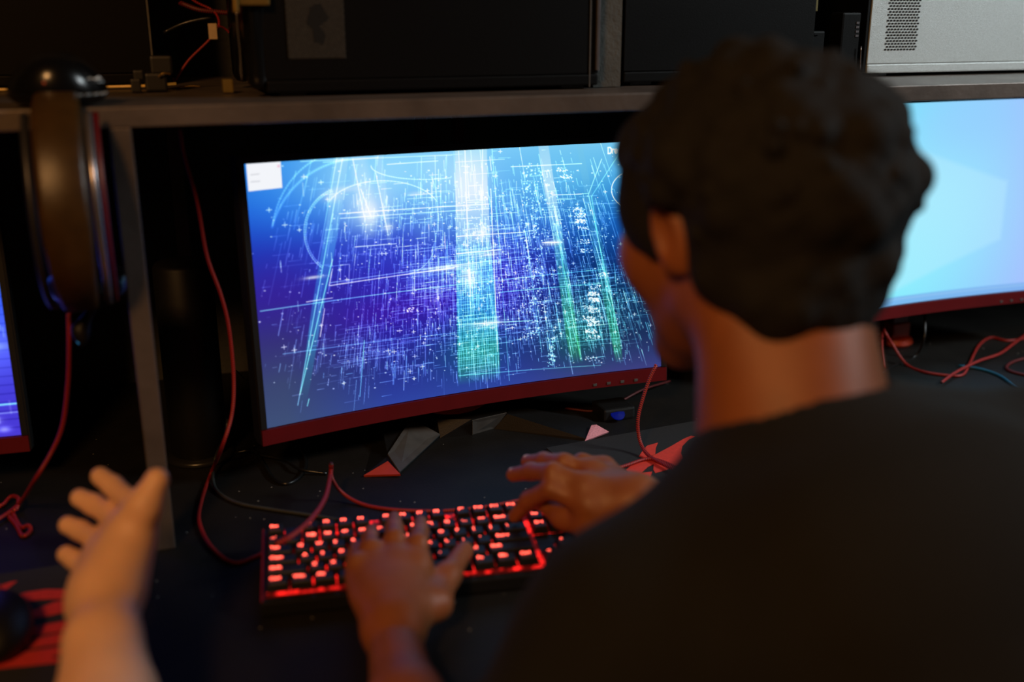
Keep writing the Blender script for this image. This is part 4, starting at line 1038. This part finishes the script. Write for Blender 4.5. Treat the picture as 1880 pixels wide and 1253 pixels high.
def right_hand():
    w = WRR; pr = []
    mcp = [onz(1082, 930, .835), onz(1075, 893, .852), onz(1088, 868, .850), onz(1110, 858, .840)]   # index .. little
    for m, r in zip(mcp, (.0135, .0135, .0125, .0115)): pr.append(cap(w + (m - w) * .12, m, .020, r, .020))
    pr.append(cap(mcp[0], mcp[2], .012, .012, .012))
    pr += finger([mcp[0], onz(1012, 898, .848), onz(972, 918, .825), onz(946, 948, .799)], [.0115, .0105, .0095, .0080])
    pr += finger([mcp[1], onz(1015, 868, .862), onz(975, 866, .850), onz(942, 872, .838)], [.0115, .0105, .0092, .0080])
    pr += finger([mcp[2], onz(1035, 850, .858), onz(998, 846, .850), onz(968, 848, .838)], [.011, .010, .0088, .0076])
    pr += finger([mcp[3], onz(1068, 848, .845), onz(1045, 852, .835), onz(1028, 862, .822)], [.010, .009, .008, .007])
    th = [w + (mcp[0] - w) * .25 + [0, 0, -.004], onz(1085, 968, .812), onz(1035, 950, .812), onz(999, 925, .815)]
    pr += chain(th, [.019, .0145, .0118, .0100], .012, .018)
    pr.append(cap(w, w + (ELR - w) * .12, .024, .024, .02))
    return pr, [onz(946, 948, .799), onz(942, 872, .838), onz(968, 848, .838)]


lh, ltips = left_hand(); rh, rtips = right_hand()
forearm = lambda w, e: [cap(w, w + (e - w) * .35, .0235, .031, .02), cap(w + (e - w) * .35, w + (e - w) * .75, .031, .040, .02), cap(w + (e - w) * .75, e, .040, .038, .02)]
torso = [ell((.50, .555, .90), (.165, .10, .15), rot3(rz=.05), .05), ell((.50, .50, .70), (.15, .10, .20), None, .06), cap(SHL, SHR, .045, .045, .05),
         cap((.43, .46, .56), (.57, .46, .56), .12, .12, .06), cap(NK1 + [0, 0, .01], SHL + [.03, 0, .01], .045, .045, .05), cap(NK1 + [0, 0, .01], SHR + [-.03, 0, .01], .045, .045, .05)]
arms = [cap(SHL, ELL, .050, .038, .04), cap(SHR, ELR, .050, .038, .04)] + forearm(WRL, ELL) + forearm(WRR, ELR)
legs = [cap((.42, .46, .53), (.38, .88, .56), .08, .06, .05), cap((.58, .46, .53), (.62, .88, .56), .08, .06, .05), cap((.38, .88, .56), (.37, .86, .10), .055, .04, .04), cap((.62, .88, .56), (.63, .86, .10), .055, .04, .04)]
head = [ell(hl(0, -.012, .022), (.077, .097, .090), HR, .02), ell(hl(0, .035, -.035), (.060, .062, .083), HR, .03),
        cap(hl(-.050, .005, -.062), hl(0, .074, -.108), .017, .016, .03), cap(hl(.050, .005, -.062), hl(0, .074, -.108), .017, .016, .03),
        ell(hl(-.045, .062, -.022), (.022, .022, .026), HR, .03), ell(hl(.045, .062, -.022), (.022, .022, .026), HR, .03),
        cap(hl(-.034, .083, .016), hl(.034, .083, .016), .012, .012, .014), cap(hl(0, .092, .004), hl(0, .112, -.034), .007, .012, .01),
        ell(hl(-.013, .100, -.038), (.008, .009, .007), HR, .006), ell(hl(.013, .100, -.038), (.008, .009, .007), HR, .006),
        ell(hl(-.032, .092, .000), (.013, .010, .010), HR, .008, '-'), ell(hl(.032, .092, .000), (.013, .010, .010), HR, .008, '-')]
ears = []
for s in (-1, 1):
    RE = HR @ rot3(rx=math.radians(-12), rz=s * math.radians(-24))
    ears += [ell(hl(s * .080, -.004, .000), (.0085, .019, .032), RE, .006), ell(hl(s * .078, .000, -.022), (.006, .010, .012), RE, .006), ell(hl(s * .0885, .003, .002), (.0055, .011, .019), RE, .004, '-')]
neck = [cap(NK0, NK1, .062, .072, .03), cap(hl(-.045, -.03, -.06), NK1 + [-.035, .0, -.01], .028, .036, .03), cap(hl(.045, -.03, -.06), NK1 + [.04, 0, -.0], .028, .040, .03)]

me_body = thing('person', 'man with short curly black hair and black t-shirt typing, seen from behind', 'person', (.5, .5, 0))
coarse = sdf_mesh(torso + arms + legs, .006)
fine = sdf_mesh(head + ears + neck, .0022)
hnds = [sdf_mesh(h_, .0016) for h_ in (lh, rh)]
fa = [sdf_mesh(forearm(WRL, ELL), .003), sdf_mesh(forearm(WRR, ELR), .003)]
body = part('body', merge(coarse, fine, *hnds, *fa), 'skin1', me_body, smooth=True)

# hair
hp = [ell(hl(0, -.022, .036), (.086, .105, .097), HR, .03), ell(hl(0, -.055, .0), (.083, .074, .100), HR, .04), ell(hl(0, -.062, -.055), (.066, .050, .056), HR, .03), ell(hl(.01, -.075, .03), (.088, .070, .075), HR, .03)]
hr_ = np.random.default_rng(5)
def hair_shell(n, rad, spread, k):
    out = []
    for i in range(n):
        z = 1 - 2 * (i + .5) / n; a = i * 2.39996; r = math.sqrt(1 - z * z); d = np.array([r * math.cos(a), r * math.sin(a), z])
        if d[1] > .35 and d[2] < .25: continue
        if d[2] < -.35 and d[1] > -.25: continue
        c = np.array([0, -.026, .028]) + d * np.array([.085, .107, .097]) * (1 + hr_.normal(0, spread)) * (1 + .05 * max(0, -d[1]))
        if d[2] < -.3: c = np.array([0, -.045, .0]) + d * np.array([.080, .082, .106]) * (1 + hr_.normal(0, spread * .6))
        rr = rad * hr_.uniform(.7, 1.35)
        if abs(c[0]) > .05 and -.035 < c[1] < .05 and c[2] < .03: continue
        out.append(ell(hl(*c), (rr, rr, rr), None, k))
    return out
hp += hair_shell(300, .0160, .048, .008) + hair_shell(1500, .0068, .075, .004)
for s in (-1, 1): hp += [ell(hl(s * .068, .034, .022), (.018, .032, .040), HR, .012), cap(hl(s * .072, .028, .002), hl(s * .070, .026, -.016), .009, .006, .010), ell(hl(s * .074, -.045, -.02), (.016, .028, .04), HR, .012)]
hp += [ell(hl(0, .062, .070), (.062, .034, .034), HR, .02)]
for s in (-1, 1): hp.append(ell(hl(s * .088, -.004, -.002), (.022, .017, .032), HR, .006, '-'))
for t in rtips + [onz(999, 925, .815)]: part('fingernail', sdf_mesh([ell(t + [0, -.001, .0068], (.0055, .0050, .0016))], .0006), 'nail', me_body, smooth=True)
hair = part('curly_hair', sdf_mesh(hp, .0026), 'hair', me_body, 'short curly black hair', smooth=True)

for s in (-1, 1):
    part('eye', xf(lathe([(.002, -.011), (.008, -.008), (.011, 0), (.008, .008), (.002, .011)], 20), hl(s * .032, .080, .000)), 'eye', me_body, smooth=True)
    part('eyebrow', tube([hl(s * .016, .0965, .020), hl(s * .032, .0975, .025), hl(s * .048, .088, .020)], .003, 8), 'hair', me_body, smooth=True)
part('lips', sdf_mesh([cap(hl(-.018, .094, -.066), hl(0, .101, -.063), .004, .006, .004), cap(hl(.018, .094, -.066), hl(0, .101, -.063), .004, .006, .004), cap(hl(-.014, .094, -.073), hl(.014, .094, -.073), .006, .006, .004)], .0015), 'lip', me_body, smooth=True)

# t-shirt
grow = .014
CB, CT = np.array([.515, .650, .990]), NK1
ts = [ell((.50, .545, .90), (.195, .125, .165), rot3(rz=.05), .06), ell((.50, .50, .70), (.180, .130, .22), None, .08), cap(SHL, SHR, .062, .062, .06), cap((.42, .46, .56), (.58, .46, .56), .135, .135, .06),
      cap(NK1 + [-.01, -.01, -.018], SHL + [.02, 0, .008], .064, .060, .06), cap(NK1 + [.01, -.01, -.018], SHR + [-.02, 0, .008], .066, .062, .06),
      cap(SHL, SHL + (ELL - SHL) * .80, .066, .060, .05), cap(SHR, SHR + (ELR - SHR) * .80, .066, .058, .05)]
for i in range(16):      # soft folds
    a = np.array([hr_.uniform(.36, .66), .43 + hr_.uniform(-.02, .03), hr_.uniform(.66, .95)]); b = a + np.array([hr_.uniform(-.10, .10), .0, hr_.uniform(-.12, -.03)])
    ts.append(cap(a, b, .008, .006, .05))
ts += [cap(NK0, NK1 + (NK1 - NK0) * .03, .067, .0755, .010, '-'), cap(hl(-.045, -.03, -.06), NK1 + [-.035, .0, -.004], .034, .040, .008, '-'), cap(hl(.045, -.03, -.06), NK1 + [.04, 0, .004], .034, .044, .008, '-')]
for (s_, e_) in ((SHL, ELL), (SHR, ELR)):
    ts.append(cap(s_ + (e_ - s_) * .93, s_ + (e_ - s_) * 1.15, .048, .056, .012, '-'))
shirt = part('t_shirt', sdf_mesh(ts, .0045), 'shirt', me_body, 'plain black t-shirt', smooth=True)
part('trousers', sdf_mesh([cap((.42, .46, .53), (.38, .88, .56), .092, .072, .05), cap((.58, .46, .53), (.62, .88, .56), .092, .072, .05), cap((.38, .88, .56), (.37, .86, .12), .066, .052, .04), cap((.62, .88, .56), (.63, .86, .12), .066, .052, .04), cap((.42, .46, .54), (.58, .46, .54), .125, .125, .06)], .008), 'trousers', me_body, smooth=True)
part('shoe', sdf_mesh([ell((.37, .89, .045), (.045, .13, .05)), ell((.37, .84, .07), (.045, .06, .06))], .006, clip=[((0, 0, .001), (0, 0, -1))]), 'black', me_body, smooth=True)
part('shoe', sdf_mesh([ell((.63, .89, .045), (.045, .13, .05)), ell((.63, .84, .07), (.045, .06, .06))], .006, clip=[((0, 0, .001), (0, 0, -1))]), 'black', me_body, smooth=True)

st = thing('stool', 'dark stool under the seated man in the black t-shirt', 'stool', (.5, .46, 0))
part('seat', lathe([(.17, .385), (.19, .40), (.19, .425), (.17, .435)], 40, (.5, .46, 0)), 'black', st, smooth=True)
part('column', lathe([(.025, .03), (.025, .39)], 20, (.5, .46, 0)), 'steel', st)
part('base', lathe([(.20, 0), (.20, .015), (.03, .035)], 40, (.5, .46, 0)), 'steel', st)

# gesturing hand of a second person
arm2 = thing('person', 'person at lower left, only a bare forearm and open raised hand visible', 'person', tuple(dep(195, 1300, .76)))
D = lambda x, y, d: dep(x, y, d * 1.12)
w2_ = D(192, 1108, .805); h2_ = []
mcp = [D(247, 955, .848), D(221, 975, .858), D(197, 1008, .855), D(170, 1050, .845)]
G = 1.0
for m, r in zip(mcp, (.0120, .0118, .0112, .0108)): h2_.append(cap(w2_ + (m - w2_) * .12, m, .021 * G, r * G, .014))
h2_.append(cap(mcp[0], mcp[3], .010, .010, .010)); h2_.append(cap(D(266, 1000, .866), D(226, 1085, .83), .011, .013, .02))
h2_ += finger([mcp[0], D(236, 918, .868), D(208, 893, .884), D(184, 875, .890)], [.0110, .0100, .0096, .0088], .004)
h2_ += finger([mcp[1], D(202, 945, .880), D(172, 927, .893), D(147, 915, .897)], [.0110, .0102, .0098, .0090], .004)
h2_ += finger([mcp[2], D(174, 990, .874), D(148, 975, .887), D(125, 965, .890)], [.0105, .0098, .0094, .0088], .004)
h2_ += finger([mcp[3], D(152, 1042, .860), D(138, 1029, .869), D(122, 1019, .873)], [.0098, .0090, .0088, .0084], .004)
h2_ += chain([w2_ + (mcp[0] - w2_) * .25, D(238, 990, .835), D(264, 930, .832), D(288, 882, .835)], [.021, .0175, .0140, .0108], .010, .03)
h2_ += [cap(D(151, 1128, .80), D(170, 1080, .815), .011, .012, .015), cap(D(182, 1020, .842), D(168, 1100, .812), .010, .012, .02)]
e2 = D(190, 1620, .60)
h2_ += [cap(D(205, 1060, .825), D(190, 1180, .77), .022, .031, .012), cap(D(190, 1180, .77), D(196, 1290, .735), .031, .039, .006), cap(D(196, 1290, .735), e2, .039, .046, .006)]
part('body', sdf_mesh(h2_, .0018), 'skin2', arm2, 'bare forearm and open hand', smooth=True)
